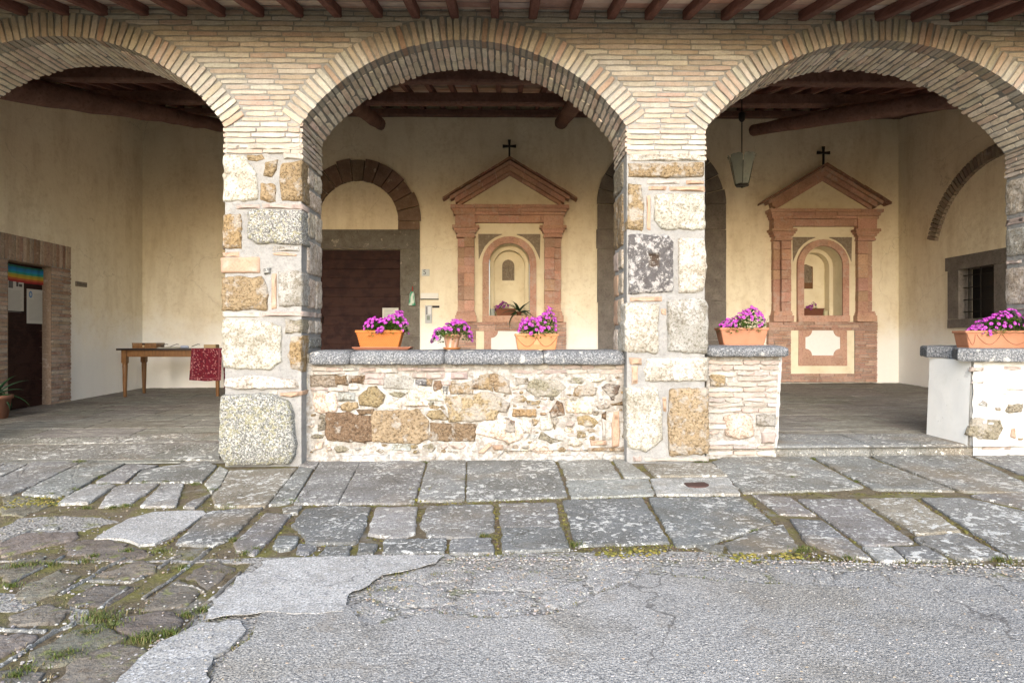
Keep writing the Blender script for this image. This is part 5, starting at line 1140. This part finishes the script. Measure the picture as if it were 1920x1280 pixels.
# niche plants
def mini_trough(W, x0, x1, yt, yb, d, label, c, nb, fx0, fx1, fy, seed):
    random.seed(seed); a = W(x0, yb, d); b = W(x1, yt, d); o = tag(empty('flower_box', ((a.x+b.x)/2, a.y, a.z)), label, 'flower box')
    mb = MB(); dp = .15; e = .012; zt = b.z; zb_ = a.z
    def q(g, h, z): return [(a.x+g, a.y+h, z), (b.x-g, a.y+h, z), (b.x-g, a.y+dp-h, z), (a.x+g, a.y+dp-h, z)]
    vs = q(.03, .02, zb_)+q(.008, .006, zt-.025)+q(0, 0, zt-.022)+q(0, 0, zt)+q(.015, .015, zt)+q(.017, .017, zt-.03)
    mb.add(vs, [(r*4+i, r*4+(i+1) % 4, (r+1)*4+(i+1) % 4, (r+1)*4+i) for r in range(5) for i in range(4)]+[(3, 2, 1, 0)], 'pot', c); mb.build('planter_box', o)
    mb = MB(); mb.add(q(.017, .017, zt-.02), [(0, 1, 2, 3)], 'soil'); mb.build('soil', o)
    f0 = W(fx0, fy, d); f1 = W(fx1, fy, d)
    petunias(o, (f0.x+f1.x)/2, a.y+.06, zt-.02, (f1.x-f0.x)/2, .08, f0.z-zt+.02, nb, 70, br=.027)
    return o
mini_trough(W1, 929, 968, 579, 593, -.08, 'reddish flower box inside the left shrine niche', (.34, .13, .07), 34, 925, 955, 565, 96)
mini_trough(W2, 923, 966, 578, 593, -.05, 'dark clay flower box with few blooms in the right shrine niche', (.25, .09, .05), 16, 932, 955, 566, 97)
def aloe(cx, cy, cz, s, label, n=16, seed=1, potc=(.3, .12, .07), pr=.06, ph=.1, colr=(.03, .07, .03)):
    random.seed(seed); o = tag(empty('aloe_plant', (cx, cy, cz)), label, 'potted plant')
    mb = MB(); mb.lathe(cx, cy, [(pr*.75, cz), (pr*.98, cz+ph*.85), (pr*1.1, cz+ph*.86), (pr*1.1, cz+ph), (pr*.95, cz+ph), (pr*.9, cz+ph*.9)], 'pot', potc, 16); mb.build('plant_pot', o)
    mb = MB()
    for i in range(n):
        a = 2*math.pi*i/n*1.618+U(-.2, .2); el = U(.15, 1.35) if i > n*.4 else U(-.3, .5); l = s*U(.7, 1.1); base_ = Vector((cx, cy, cz+ph)); pts = []
        for t in range(7):
            q = t/6; h = l*q; b_ = el-q*1.1*(1.2-el*.6)
            pts.append((pts[-1] if pts else base_)+Vector((math.cos(a)*math.cos(b_), math.sin(a)*math.cos(b_), math.sin(b_)))*l/6)
        sd_ = Vector((-math.sin(a), math.cos(a), 0)); vs = []; w0 = s*.075
        for t, q in enumerate(pts):
            w_ = w0*(1-(t/6)**1.5)+.001; vs += [q-sd_*w_, q+Vector((0, 0, -w_*.6)), q+sd_*w_, q+Vector((0, 0, w_*.15))]
        mb.add(vs, [(t*4+k, t*4+(k+1) % 4, (t+1)*4+(k+1) % 4, (t+1)*4+k) for t in range(6) for k in range(4)], 'leaf', jit(colr, .3), True)
    mb.build('leaves', o); return o
q = W1(973, 593, .08); aloe(q.x, q.y, q.z, .36, 'spiky dark green aloe on the ledge of the left niche', seed=98, ph=.07, pr=.05)
q = P(8, 776, 8.55); q = Vector((LX+.31, 8.1, floor_inside(LX+.31, 8.1))); aloe(q.x, q.y, q.z, .36, 'leafy plant in a terracotta pot on the floor at the left edge', n=15, seed=99, potc=(.42, .2, .13), pr=.17, ph=.3, colr=(.05, .13, .06))
# jar in the left niche
q = W1(923, 593, -.05); mb = MB(); mb.lathe(q.x, q.y, [(.045, q.z), (.05, q.z+.01), (.05, q.z+.11), (.04, q.z+.125), (.042, q.z+.135)], 'attr', (.3, .32, .3), 14); tag(mb.build('candle_jar', loc=(q.x, q.y, q.z)), 'cloudy glass candle jar at the left end of the left niche', 'jar')
q = W2(972, 593, -.1); mb = MB(); mb.box(q.x-.04, q.x+.03, q.y, q.y+.05, q.z, q.z+.1, 'attr', (.42, .4, .26), j=.003); mb.box(q.x-.035, q.x+.025, q.y+.005, q.y+.045, q.z+.1, q.z+.108, 'attr', (.35, .33, .2)); tag(mb.build('votive_box', loc=(q.x, q.y, q.z)), 'small pale votive box behind the flower box in the right niche', 'box')

# ------------------------------------------------------------------ things on the back wall
def wp(px, py, d=0): v = P(px, py, BY); return Vector((v.x, BY-d, v.z))
def wbox(mb, x0, x1, y0, y1, d0, d1, m, c=(.5, .5, .5)):
    a = wp(x0, y0); b = wp(x1, y1); mb.box(a.x, b.x, BY-d1, BY-d0, b.z, a.z, m, c)
tile = MB(); wbox(tile, 791, 805.5, 505, 517.5, .0, .02, 'attr', (.48, .5, .5)); wbox(tile, 792, 804.5, 506, 516.5, .0, .023, 'attr', (.5, .53, .54)); tl = tile.build('house_number', loc=wp(798, 511)); tag(tl, 'white marble house number tile reading 5 beside the doorway', 'number tile')
def text(s, h, loc, par, c=(.02, .03, .06), rz=(R(90), 0, 0), mname='attr', sx=1):
    cu = bpy.data.curves.new('numeral', 'FONT'); cu.body = s; cu.size = h; cu.extrude = .0015; cu.align_x = 'CENTER'; cu.align_y = 'CENTER'
    tmp = bpy.data.objects.new('tmp', cu); C.objects.link(tmp); dg = bpy.context.evaluated_depsgraph_get(); me = bpy.data.meshes.new_from_object(tmp.evaluated_get(dg)); bpy.data.objects.remove(tmp)
    o = bpy.data.objects.new('numeral', me); C.objects.link(o); o.location = Vector(loc)-WL[par.name]; o.rotation_euler = rz; o.scale = (sx, 1, 1); o.parent = par; me.materials.clear()
    m = bpy.data.materials.new('ink'); m.use_nodes = True; m.node_tree.nodes['Principled BSDF'].inputs['Base Color'].default_value = (*c, 1); me.materials.append(m); return o
text('5', .13, wp(796.5, 511, .025), tl)
mb = MB(); wbox(mb, 789, 822, 549.5, 560, 0, .03, 'plaster_white'); wbox(mb, 788, 822.5, 560.3, 561.8, 0, .045, 'attr', (.05, .05, .05)); tag(mb.build('letter_slot', loc=wp(805, 560)), 'white letter slot with a dark lower edge under the house number', 'letter slot')
ic = empty('intercom', wp(804, 606)); tag(ic, 'grey metal intercom panel with a column of buttons by the doorway', 'intercom')
mb = MB(); wbox(mb, 797.5, 810, 572.5, 606, 0, .035, 'attr', (.42, .43, .45)); mb.build('panel', ic)
for i in range(7): mb = MB(); wbox(mb, 799, 801.5, 575.5+i*2.1, 576.8+i*2.1, .034, .04, 'attr', (.06, .06, .07)); mb.build('button', ic)
mb = MB(); wbox(mb, 803, 808.5, 575, 589, .034, .038, 'attr', (.62, .63, .64)); mb.build('name_strip', ic)
mb = MB(); wbox(mb, 800.5, 806.5, 592, 600, .034, .038, 'attr', (.2, .23, .2)); mb.build('speaker_grille', ic)
mb = MB(); wbox(mb, 810.5, 824, 573, 577, 0, .012, 'attr', (.02, .02, .025)); tag(mb.build('name_plate', loc=wp(817, 577)), 'narrow black name plate right of the intercom panel', 'name plate')
# notice on the door
mb = MB(); p0 = P(717, 577, BY+.115); p1 = P(747, 597, BY+.115); mb.box(p0.x, p1.x, BY+.118, BY+.122, p1.z, p0.z, 'attr', (.5, .5, .46))
for i in range(6): zz = p0.z-.03-i*.026; mb.box(p0.x+.03, p1.x-.03-U(0, .08), BY+.1165, BY+.1178, zz-.006, zz, 'attr', (.22, .24, .22))
tag(mb.build('paper_notice', loc=(p0.x, BY+.12, p1.z)), 'white paper notice fixed low on the wooden door behind the orange flower box', 'notice')
# green ornament hanging on the door jamb
hb = empty('hanging_ornament', wp(774, 573, .08)); tag(hb, 'green and white speckled ceramic ornament hanging from a red cord on the stone door jamb', 'ornament')
mb = MB(); q = wp(774, 573, .1); n = 14; prof = [(.06, 0), (.068, .01), (.06, .06), (.052, .16), (.048, .22), (.03, .25), (.012, .265)]; vs = []; cl = []
for r, z in prof:
    for k in range(n):
        a = 2*math.pi*k/n; vs.append((q.x+r*math.cos(a), q.y+r*.6*math.sin(a), q.z+z)); cl.append((.55, .6, .55) if nz(math.cos(a)*4, z*25, math.sin(a)*4) > .02 else (.05, .3, .17))
mb.add(vs, [(i*n+k, i*n+(k+1) % n, (i+1)*n+(k+1) % n, (i+1)*n+k) for i in range(len(prof)-1) for k in range(n)], 'attr', cl, True); mb.build('ceramic_body', hb)
mb = MB(); mb.tube([(q.x, q.y, q.z+.25), (q.x+.006, q.y+.02, q.z+.32), (q.x, q.y+.04, q.z+.36)], .008, 'attr', (.35, .03, .02), n=6); mb.build('cord', hb)

# ------------------------------------------------------------------ things on the left wall and its door
def lbox(mb, px0, px1, py0, py1, d0, d1, m, c, X=LX):
    a = PX(px0, (py0+py1)/2, X); b = PX(px1, (py0+py1)/2, X); ym = (a.y+b.y)/2; z0 = CZ+(640-py1)/F*ym; z1 = CZ+(640-py0)/F*ym
    mb.box(X+d0, X+d1, a.y, b.y, z0, z1, m, c); return a.y, b.y, z0, z1
XD = LX-.118
mb = MB(); y0, y1, z0, z1 = lbox(mb, 9, 44, 522, 583, 0, .004, 'attr', (.5, .48, .44), XD)
mb.box(XD+.0042, XD+.005, y0+.06, y0+.14, z1-.15, z1-.05, 'attr', (.12, .11, .11)); mb.box(XD+.0042, XD+.005, y1-.14, y1-.1, z1-.12, z1-.05, 'attr', (.08, .07, .07)); mb.box(XD+.0042, XD+.005, y1-.09, y1-.03, z1-.12, z1-.08, 'attr', (.08, .07, .07))
random.seed(101)
for i in range(20): zz = z1-.18-i*.016; mb.box(XD+.0042, XD+.005, y0+.04, y1-.03-U(0, .04), zz-.004, zz, 'attr', (.28, .27, .25))
tag(mb.build('poster', loc=(XD, y0, z0)), 'cream poster with small photo at its top on the left half of the side door', 'poster')
mb = MB(); y0, y1, z0, z1 = lbox(mb, 50, 86, 544, 607, 0, .004, 'attr', (.52, .5, .45), XD)
mb.lathe(XD+.004, y0+.07, [(.0, 0)], 'attr') if False else None
vs = [(XD+.0055, y0+.07+.035*math.cos(a/10*math.pi*2), z1-.08+.05*math.sin(a/10*math.pi*2)) for a in range(10)]; mb.add(vs, [tuple(range(10))], 'attr', (.1, .2, .4))
vs = [(XD+.0062, y0+.07+.018*math.cos(a/10*math.pi*2), z1-.08+.028*math.sin(a/10*math.pi*2)) for a in range(10)]; mb.add(vs, [tuple(range(10))], 'attr', (.4, .44, .5))
for i in range(24): zz = z1-.06-i*.017; mb.box(XD+.0042, XD+.005, y0+(.13 if i < 6 else .04), y1-.03-U(0, .05), zz-.004, zz, 'attr', (.3, .29, .27))
tag(mb.build('poster', loc=(XD, y0, z0)), 'pale notice with a round blue emblem on the right half of the side door', 'poster')
mb = MB(); bands = [(.02, .12, .1), (.02, .14, .3), (.02, .2, .36), (.03, .25, .2), (.3, .3, .05), (.45, .28, .03), (.42, .1, .04), (.3, .03, .03)]
ya, yb_ = PX(9, 505, XD).y, PX(94, 505, XD).y; zt_, zb2 = lz1-.035, lz1-.27
for i, c in enumerate(bands):
    za = zt_-(zt_-zb2)*i/8; zb_ = zt_-(zt_-zb2)*(i+1)/8; nn = 18
    mb.grid(lambda u, v: (XD+.012+.008*math.sin(u*40), ya+(yb_-ya)*u, za+(zb_-za)*v-.012*math.sin(u*3.1)), nn*2, 1, 'cloth', lambda u, v: c)
tag(mb.build('rainbow_flag', loc=(XD, ya, zb2)), 'rainbow striped peace flag across the top of the side door', 'flag')
mb = MB(); y0, y1, z0, z1 = lbox(mb, 141, 161, 529.5, 538.5, 0, .02, 'relief', (.2, .2, .2))
for i in range(9): yy = y0+(y1-y0)*(i+.7)/9.6; mb.box(LX+.019, LX+.024, yy, yy+.012, z0+.02, z1-.025+U(-.01, .01), 'attr', (.09, .08, .07))
tag(mb.build('wall_plaque', loc=(LX, y0, z0)), 'small grey carved plaque on the left wall right of the side door', 'plaque')

# ------------------------------------------------------------------ table with its things
random.seed(111)
tx0, tx1, ty0, ty1 = -6.33, -4.72, 10.42, 11.05; fzt = (floor_inside(tx0, ty0)+floor_inside(tx1, ty1))/2
TZ = CZ-13*ty0/F
tb = tag(empty('wooden_table', ((tx0+tx1)/2, (ty0+ty1)/2, fzt)), 'long dark topped wooden table with turned down legs in the left bay', 'table')
mb = MB(); mb.box(tx0-.06, tx1+.06, ty0-.04, ty1+.04, TZ-.03, TZ, 'tabletop'); mb.build('table_top', tb)
mb = MB(); mb.box(tx0+.03, tx1-.03, ty0+.02, ty0+.045, TZ-.14, TZ-.031, 'tablewood'); mb.box(tx0+.03, tx1-.03, ty1-.045, ty1-.02, TZ-.14, TZ-.031, 'tablewood'); mb.box(tx0+.02, tx0+.045, ty0+.05, ty1-.05, TZ-.14, TZ-.031, 'tablewood'); mb.box(tx1-.045, tx1-.02, ty0+.05, ty1-.05, TZ-.14, TZ-.031, 'tablewood'); mb.build('apron', tb)
for x in (tx0+.04, tx1-.04):
    for y in (ty0+.04, ty1-.04):
        mb = MB(); f = floor_inside(x, y)-.003; mb.box(x-.04, x+.04, y-.04, y+.04, TZ-.24, TZ-.03, 'tablewood')
        mb.lathe(x, y, [(.024, f), (.026, f+.02), (.036, f+.35), (.041, TZ-.28), (.036, TZ-.265), (.044, TZ-.255), (.044, TZ-.24)], 'tablewood', n=14); mb.build('leg', tb)
# red printed cloth hanging over the right front corner
def clothcol(u, v):
    b = (.1, .004, .012)
    e = min(u, 1-u)
    if .07 < e < .1 or .2 < e < .215 or v > .9 and v < .93: return (.16, .05, .06)
    t = nz(u*16, v*16, 3)+.5*nz(u*34, v*34, 8)
    sp = abs(nz(u*9, v*9, 12))
    if sp < .02: return (.36, .18, .17)
    if t > .62: return (.4, .22, .22)
    return b if t > -.2 else (.06, .002, .01)
cx0, cx1 = P(359, 650, ty0-.05).x, tx1+.075
mb = MB(); zl = CZ-(712-640)*(ty0-.06)/F
mb.grid(lambda u, v: (cx0+(cx1-cx0)*u-.02*v*(1-u), ty0-.052-.03*math.sin(u*13+1)*v-.012*v, TZ+.004+(zl-TZ)*v-.02*math.sin(u*3)*v), 50, 50, 'cloth', clothcol)
mb.grid(lambda u, v: (cx0+(cx1-cx0)*u, ty0-.052+.5*v, TZ+.005), 40, 20, 'cloth', clothcol)
mb.grid(lambda u, v: (cx1+.004+.02*math.sin(u*9)*v+.03*v, ty0-.052+.5*u, TZ+.005+(zl-TZ-.22*(1-abs(u-.35)))*v), 40, 50, 'cloth', clothcol)
tag(mb.build('red_cloth', loc=(cx0, ty0, TZ)), 'dark red paisley cloth hanging over the right front corner of the table', 'cloth')
def on_table(px): return P(px, 650, ty0+.1).x
bx = empty('wooden_box', (on_table(270), ty0+.12, TZ)); tag(bx, 'low brown wooden box with a metal clasp at the left end of the table', 'box')
a, b = P(248, 650, ty0+.03).x, P(293, 650, ty0+.03).x; mb = MB(); mb.box(a, b, ty0+.03, ty0+.28, TZ+.001, TZ+.065, 'tablewood', j=.001); mb.build('box_body', bx)
mb = MB(); mb.box(a-.004, b+.004, ty0+.026, ty0+.284, TZ+.067, TZ+.092, 'tablewood'); mb.build('box_lid', bx)
mb = MB(); mb.lathe((a+b)/2-.01, ty0+.022, [(.012, TZ+.025), (.014, TZ+.04), (.006, TZ+.05)], 'attr', (.6, .52, .36), 10); mb.box((a+b)/2-.03, (a+b)/2+.01, ty0+.02, ty0+.025, TZ+.06, TZ+.085, 'iron'); mb.build('clasp', bx)
for i, (p0, p1, c, lab) in enumerate(((287, 311, (.6, .58, .52), 'open white booklet next to the brown wooden box'), (312, 336, (.55, .53, .46), 'open booklet in the middle of the table beside the blue packet'))):
    a, b = P(p0, 650, ty0+.05).x, P(p1, 650, ty0+.05).x; mb = MB(); m_ = (a+b)/2
    mb.grid(lambda u, v: (a+(b-a)*u, ty0+.04+.2*v, TZ+.006+.018*abs(math.sin(u*math.pi*2))**.6), 20, 2, 'attr', lambda u, v: c); mb.box(a, b, ty0+.04, ty0+.24, TZ+.001, TZ+.006, 'attr', c)
    tag(mb.build('booklet', loc=(m_, ty0+.1, TZ)), lab, 'booklet')
for i, (p0, lab) in enumerate(((306, 'black pen leaning on the left booklet'), (326, 'black pen leaning on the booklet beside the blue packet'), (366, 'black pen by the red cloth at the right of the table'))):
    a = P(p0, 645, ty0+.16).x; mb = MB(); mb.tube([(a-.06, ty0+.16, TZ+.03), (a+.03, ty0+.19, TZ+.07), (a+.06, ty0+.2, TZ+.065)], .006, 'attr', (.03, .03, .03), n=6); tag(mb.build('pen', loc=(a, ty0+.16, TZ)), lab, 'pen')
a, b = P(337, 650, ty0+.03).x, P(352, 650, ty0+.03).x; mb = MB(); mb.tube([(a, ty0+.06, TZ+.024), (a+.02, ty0+.06, TZ+.026), (b-.02, ty0+.06, TZ+.026), (b, ty0+.06, TZ+.022)], [.016, .024, .024, .014], 'attr', (.28, .32, .42), n=10); tag(mb.build('hand_gel_bottle', loc=(a, ty0+.06, TZ)), 'small blue and white bottle lying between the booklets and the red cloth', 'bottle')
a, b = P(382, 650, ty0+.1).x, P(404, 650, ty0+.1).x; mb = MB()
for (x0, x1, y0, y1) in ((a, b, ty0+.1, ty0+.11), (a, b, ty0+.23, ty0+.24), (a, a+.01, ty0+.11, ty0+.23), (b-.01, b, ty0+.11, ty0+.23)): mb.box(x0, x1, y0, y1, TZ+.007, TZ+.065, 'attr', (.3, .22, .12))
mb.box(a+.01, b-.01, ty0+.11, ty0+.23, TZ+.007, TZ+.012, 'attr', (.25, .18, .1)); tag(mb.build('open_tray', loc=(a, ty0+.1, TZ)), 'small open brown tray on the red cloth near the pier', 'tray')

# ------------------------------------------------------------------ lantern
LYY = 9.3; lt_ = P(1391, 210, LYY); top = P(1391, 292, LYY).z; bot = P(1391, 350, LYY).z; lx = lt_.x; kk = LYY/F
ln = tag(empty('hanging_lantern', (lx, LYY, bot)), 'grey glass lantern with flared panes hanging on a thin rod in the right bay', 'lantern')
mb = MB(); mb.tube([(lx, LYY, top-.02), (lx, LYY, zr(LYY)+.02)], .009, 'iron', n=6); mb.lathe(lx, LYY, [(.02, P(0, 222, LYY).z), (.045, P(0, 218, LYY).z), (.05, P(0, 206, LYY).z), (.02, P(0, 203, LYY).z)], 'iron', n=10); mb.build('rod', ln)
nn = 6; r0, r1 = 13*kk, 25*kk
for i in range(nn):
    a0 = 2*math.pi*(i+.0)/nn+.26; a1 = 2*math.pi*(i+1)/nn+.26; mb = MB(); h = top-bot
    def pt(a, r, z): return Vector((lx+r*math.cos(a), LYY+r*math.sin(a), z))
    rows = [(r0, bot+.03, 1), (r0+(r1-r0)*.72, bot+h*.72, 1), (r1*1.0, bot+h*.9, 1.0), (r1*1.06, bot+h*.98, .8), (r1*1.07, top, .35)]
    vs = []; am = (a0+a1)/2
    for (r, z, w_) in rows:
        for a in (am+(a0-am)*w_*.96, am, am+(a1-am)*w_*.96): q = pt(a, r if a != am else r*.89, z); vs.append(q)
    m_ = len(rows)
    vs2 = [v+(Vector((lx, LYY, v.z))-v).normalized()*.006 for v in vs]
    mb.add(vs+vs2, [(r*3+c_, r*3+c_+1, (r+1)*3+c_+1, (r+1)*3+c_) for r in range(m_-1) for c_ in range(2)]+[(m_*3+r*3+c_+1, m_*3+r*3+c_, m_*3+(r+1)*3+c_, m_*3+(r+1)*3+c_+1) for r in range(m_-1) for c_ in range(2)], 'glass_pane'); mb.build('glass_pane', ln)
mb = MB()
for i in range(nn): a = 2*math.pi*i/nn+.26; mb.tube([pt(a, r0*1.02, bot+.03), pt(a, r0+(r1-r0)*.78, bot+(top-bot)*.76)], .005, 'iron', n=5)
mb.lathe(lx, LYY, [(.012, bot-.02), (.02, bot-.005), (r0*.95, bot+.005), (r0*1.06, bot+.02), (r0*1.06, bot+.034), (r0*.9, bot+.036)], 'iron', n=6, smooth=False); mb.build('lantern_frame', ln)

# ------------------------------------------------------------------ small things on the ground : rusty plate, grass, moss, pebbles
mb = MB(); flat(mb, [(1281, 907), (1322, 906), (1331, 911), (1322, 915), (1290, 914)], zo, .012, 'attr', (.05, .025, .02), inset=0, bulge=.006, jag=.004, rnd=.2, depth=.015)
q = gs(1305, 911, zo); tag(mb.build('rusty_plate', loc=(q[0], q[1], zo(*q))), 'flat rusty metal plate lying on the whitish paving slab', 'metal plate')
random.seed(121); mb = MB()
tufts = [(110, 943, 2), (122, 935, 2), (138, 918, 3), (100, 925, 2), (150, 866, 3), (145, 868, 2), (112, 886, 1), (185, 893, 2), (195, 908, 3), (270, 903, 2), (312, 902, 2), (365, 906, 2), (397, 917, 2), (430, 948, 3), (545, 938, 3), (180, 1152, 4), (195, 1160, 4), (210, 1172, 3), (165, 1185, 3), (110, 1230, 3), (130, 1222, 3), (60, 1056, 3), (30, 1060, 3),
          (285, 1190, 4), (265, 1195, 3), (320, 1185, 3), (340, 1062, 2), (160, 1050, 2), (600, 851, 1), (682, 857, 2), (797, 866, 2), (800, 860, 1), (869, 898, 1), (868, 912, 1), (1156, 853, 2), (1312, 865, 3), (1489, 852, 2), (1525, 859, 2), (1691, 847, 3), (1754, 843, 2), (1688, 883, 1), (1881, 886, 1), (1605, 901, 1), (1485, 893, 1), (1500, 1030, 3), (1507, 1026, 2),
          (905, 1002, 2), (1078, 1020, 3), (1590, 1044, 2), (1415, 995, 2), (1875, 1047, 3), (380, 1140, 2), (350, 1150, 2), (20, 1095, 2), (50, 1250, 2), (30, 1262, 2), (480, 1028, 2), (460, 1035, 2), (240, 1030, 2), (95, 1055, 2), (300, 1030, 2), (175, 1040, 2), (235, 946, 2), (210, 950, 2), (160, 950, 2), (440, 1010, 2)]
def blades(mb, x, y, n, spread, h, pal):
    for i in range(n):
        r = abs(random.gauss(0, spread)); a = U(0, 6.3); bx_, by_ = x+r*math.cos(a), y+r*.6*math.sin(a); z = zo(bx_, by_)-.012
        if y > 5.88 and x < 0: z = floor_inside(bx_, by_)-.005
        l = h*U(.5, 1.2); w_ = U(.0008, .0018); t = U(0, 6.3); dx, dy = math.cos(t)*l*U(.3, .9), math.sin(t)*l*U(.3, .9); q = Vector((math.sin(t), -math.cos(t), 0))*w_
        b0 = Vector((bx_, by_, z)); b1 = Vector((bx_+dx*.4, by_+dy*.4, z+l*.6)); b2 = Vector((bx_+dx, by_+dy, z+l*.75))
        mb.add([b0-q, b0+q, b1+q, b1-q, b2], [(0, 1, 2, 3), (3, 2, 4)], 'leaf', jit(random.choice(pal), .2))
GRN = [(.11, .15, .035), (.15, .19, .05), (.08, .11, .025), (.2, .21, .09), (.24, .2, .1)]; DRY = [(.28, .23, .13), (.22, .17, .09), (.34, .29, .18)]
for (x, y, s) in tufts:
    a, b = gs(x, y, zo); f = .5+.5*(b/6); blades(mb, a, b, 45+40*s, .014*s, .017+.004*s, GRN)
tag(mb.build('grass'), kind='stuff')
mb = MB(); random.seed(122)
for i in range(300):
    x = U(0, 480); y = U(935, 1275)
    if nz(x*.02, y*.03, 4) < .02: continue
    a, b = gs(x, y, zo); blades(mb, a, b, 8, .03, .018, [(.12, .14, .04), (.09, .11, .03)]+DRY)
for line in ([(110, 945), (240, 950), (360, 952), (440, 948)], [(470, 948), (560, 1000), (510, 1035)], [(690, 1045), (850, 1038), (1060, 1033)], [(1060, 1025), (1260, 1020), (1400, 1037), (1600, 1048), (1900, 1050)], [(650, 1150), (700, 1130), (690, 1100), (790, 1098)], [(820, 1145), (940, 1158), (1060, 1140), (1120, 1108), (1190, 1085)], [(1190, 1070), (1400, 1090), (1550, 1100), (1900, 1118)], [(640, 1075), (760, 1070), (900, 1072), (1000, 1068), (1060, 1080)], [(420, 1240), (470, 1190), (500, 1158)], [(640, 943), (900, 938), (1210, 932)]):
    for i in range(len(line)-1):
        n = int(math.hypot(line[i+1][0]-line[i][0], line[i+1][1]-line[i][1])/5)
        for t in range(n):
            x = line[i][0]+(line[i+1][0]-line[i][0])*t/n; y = line[i][1]+(line[i+1][1]-line[i][1])*t/n
            if nz(x*.03, y*.05, 9) > -.12: a, b = gs(x+U(-4, 4), y+U(-4, 4), zo); blades(mb, a, b, 5, .016, .014, GRN[:2]+DRY+[(.2, .19, .03)]*2)
tag(mb.build('dry_grass'), kind='stuff')
mb = MB(); random.seed(123)
def pebble(x, y, r, c, zb=0):
    vs = []; n = 6; s = U(.6, 1.4); z = zo(x, y)+zb
    for (q, h) in ((.8, -.3), (1, .15), (.6, .55)): vs += [(x+r*q*s*math.cos(i/n*6.28+r*99)*U(.8, 1.2), y+r*q/s*math.sin(i/n*6.28+r*99)*U(.8, 1.2), z+r*h) for i in range(n)]
    mb.add(vs, [(k*n+i, k*n+(i+1) % n, (k+1)*n+(i+1) % n, (k+1)*n+i) for k in range(2) for i in range(n)]+[tuple(2*n+i for i in range(n))], 'attr', c)
PB = [(.24, .225, .2), (.3, .285, .26), (.17, .16, .15), (.1, .095, .09), (.25, .2, .15), (.34, .32, .3)]
for i in range(3800):
    t = U(0, 1); x = 560+t*1400; y = 1046+U(-1, 1)**3*22+(0 if x < 1300 else (x-1300)*.025)
    if U(0, 1) < .35: x = U(640, 1200); y = U(1042, 1150)
    if x < 840 and 1042 < y < 1075: continue
    a, b = gs(x, y, zo); pebble(a, b, U(.0025, .0065), jit(random.choice(PB), .15), -.006)
for i in range(1500):
    x = U(-20, 500); y = U(940, 1280)
    if x > 470-(y-1040)*1.0 and y > 1050: continue
    if nz(x*.018, y*.03, 14) < -.05: continue
    a, b = gs(x, y, zo); pebble(a, b, U(.003, .008), jit(random.choice(PB), .15), -.01)
for i in range(500):
    x = U(300, 1950); y = U(1100, 1300); a, b = gs(x, y, zo); pebble(a, b, U(.002, .006), jit(random.choice(PB[:2]+PB[4:]), .1), .004)
tag(mb.build('gravel_pebbles'), kind='stuff')
mb = MB(); random.seed(124)
def moss_line(pts, w_, c=(.1, .085, .015)):
    for i in range(len(pts)-1):
        n = max(1, int(math.hypot(pts[i+1][0]-pts[i][0], (pts[i+1][1]-pts[i][1])*2)/2.2))
        for t in range(n):
            x = pts[i][0]+(pts[i+1][0]-pts[i][0])*t/n; y = pts[i][1]+(pts[i+1][1]-pts[i][1])*t/n
            if nz(x*.04, y*.06, 21) < -.1: continue
            a, b = gs(x+U(-2, 2), y+U(-1, 1), zo); pebble(a+U(-w_, w_)*.9, b+U(-w_, w_)*.9, U(.004, .009), jit(random.choice([c, (.13, .115, .025), (.06, .05, .015), (.07, .05, .03), (.09, .065, .04)]), .2), -.014)
for l_ in ([(548, 945), (640, 944), (780, 944), (870, 939), (1060, 934), (1210, 929), (1400, 924), (1610, 922), (1920, 917)], [(695, 952), (682, 1000)], [(928, 945), (932, 1030)], [(1048, 940), (1072, 1030)], [(1208, 932), (1262, 1022)], [(1400, 928), (1460, 982)], [(1460, 982), (1500, 1035)], [(1484, 935), (1560, 975), (1640, 1045)], [(1604, 932), (1720, 1010), (1740, 1022)],
          [(1715, 930), (1800, 985), (1890, 1040)], [(1325, 1022), (1450, 985)], [(1262, 1022), (1380, 1040), (1500, 1040), (1640, 1050), (1920, 1055)], [(690, 1003), (720, 1010), (800, 1008)], [(787, 948), (780, 1000)], [(938, 987), (1052, 986)], [(500, 955), (440, 1020)], [(545, 970), (515, 1005), (480, 1035)], [(555, 950), (545, 985), (575, 1018), (660, 1020)], [(380, 960), (325, 1008), (300, 1022)], [(1080, 1025), (1250, 1019)], [(840, 1008), (840, 1036)]):
    moss_line(l_, .012)
for (x, y, w_) in ((800, 915, .05), (810, 925, .04), (790, 935, .03), (1210, 1030, .06), (1150, 1035, .05), (1480, 1040, .06), (1400, 1042, .05), (60, 935, .1), (40, 945, .1), (90, 940, .08)):
    for i in range(60): a, b = gs(x, y, zo); pebble(a+random.gauss(0, w_), b+random.gauss(0, w_*.6), U(.004, .012), jit(random.choice([(.12, .11, .015), (.07, .06, .015), (.17, .14, .03)]), .2), -.006)
tag(mb.build('moss'), kind='stuff')
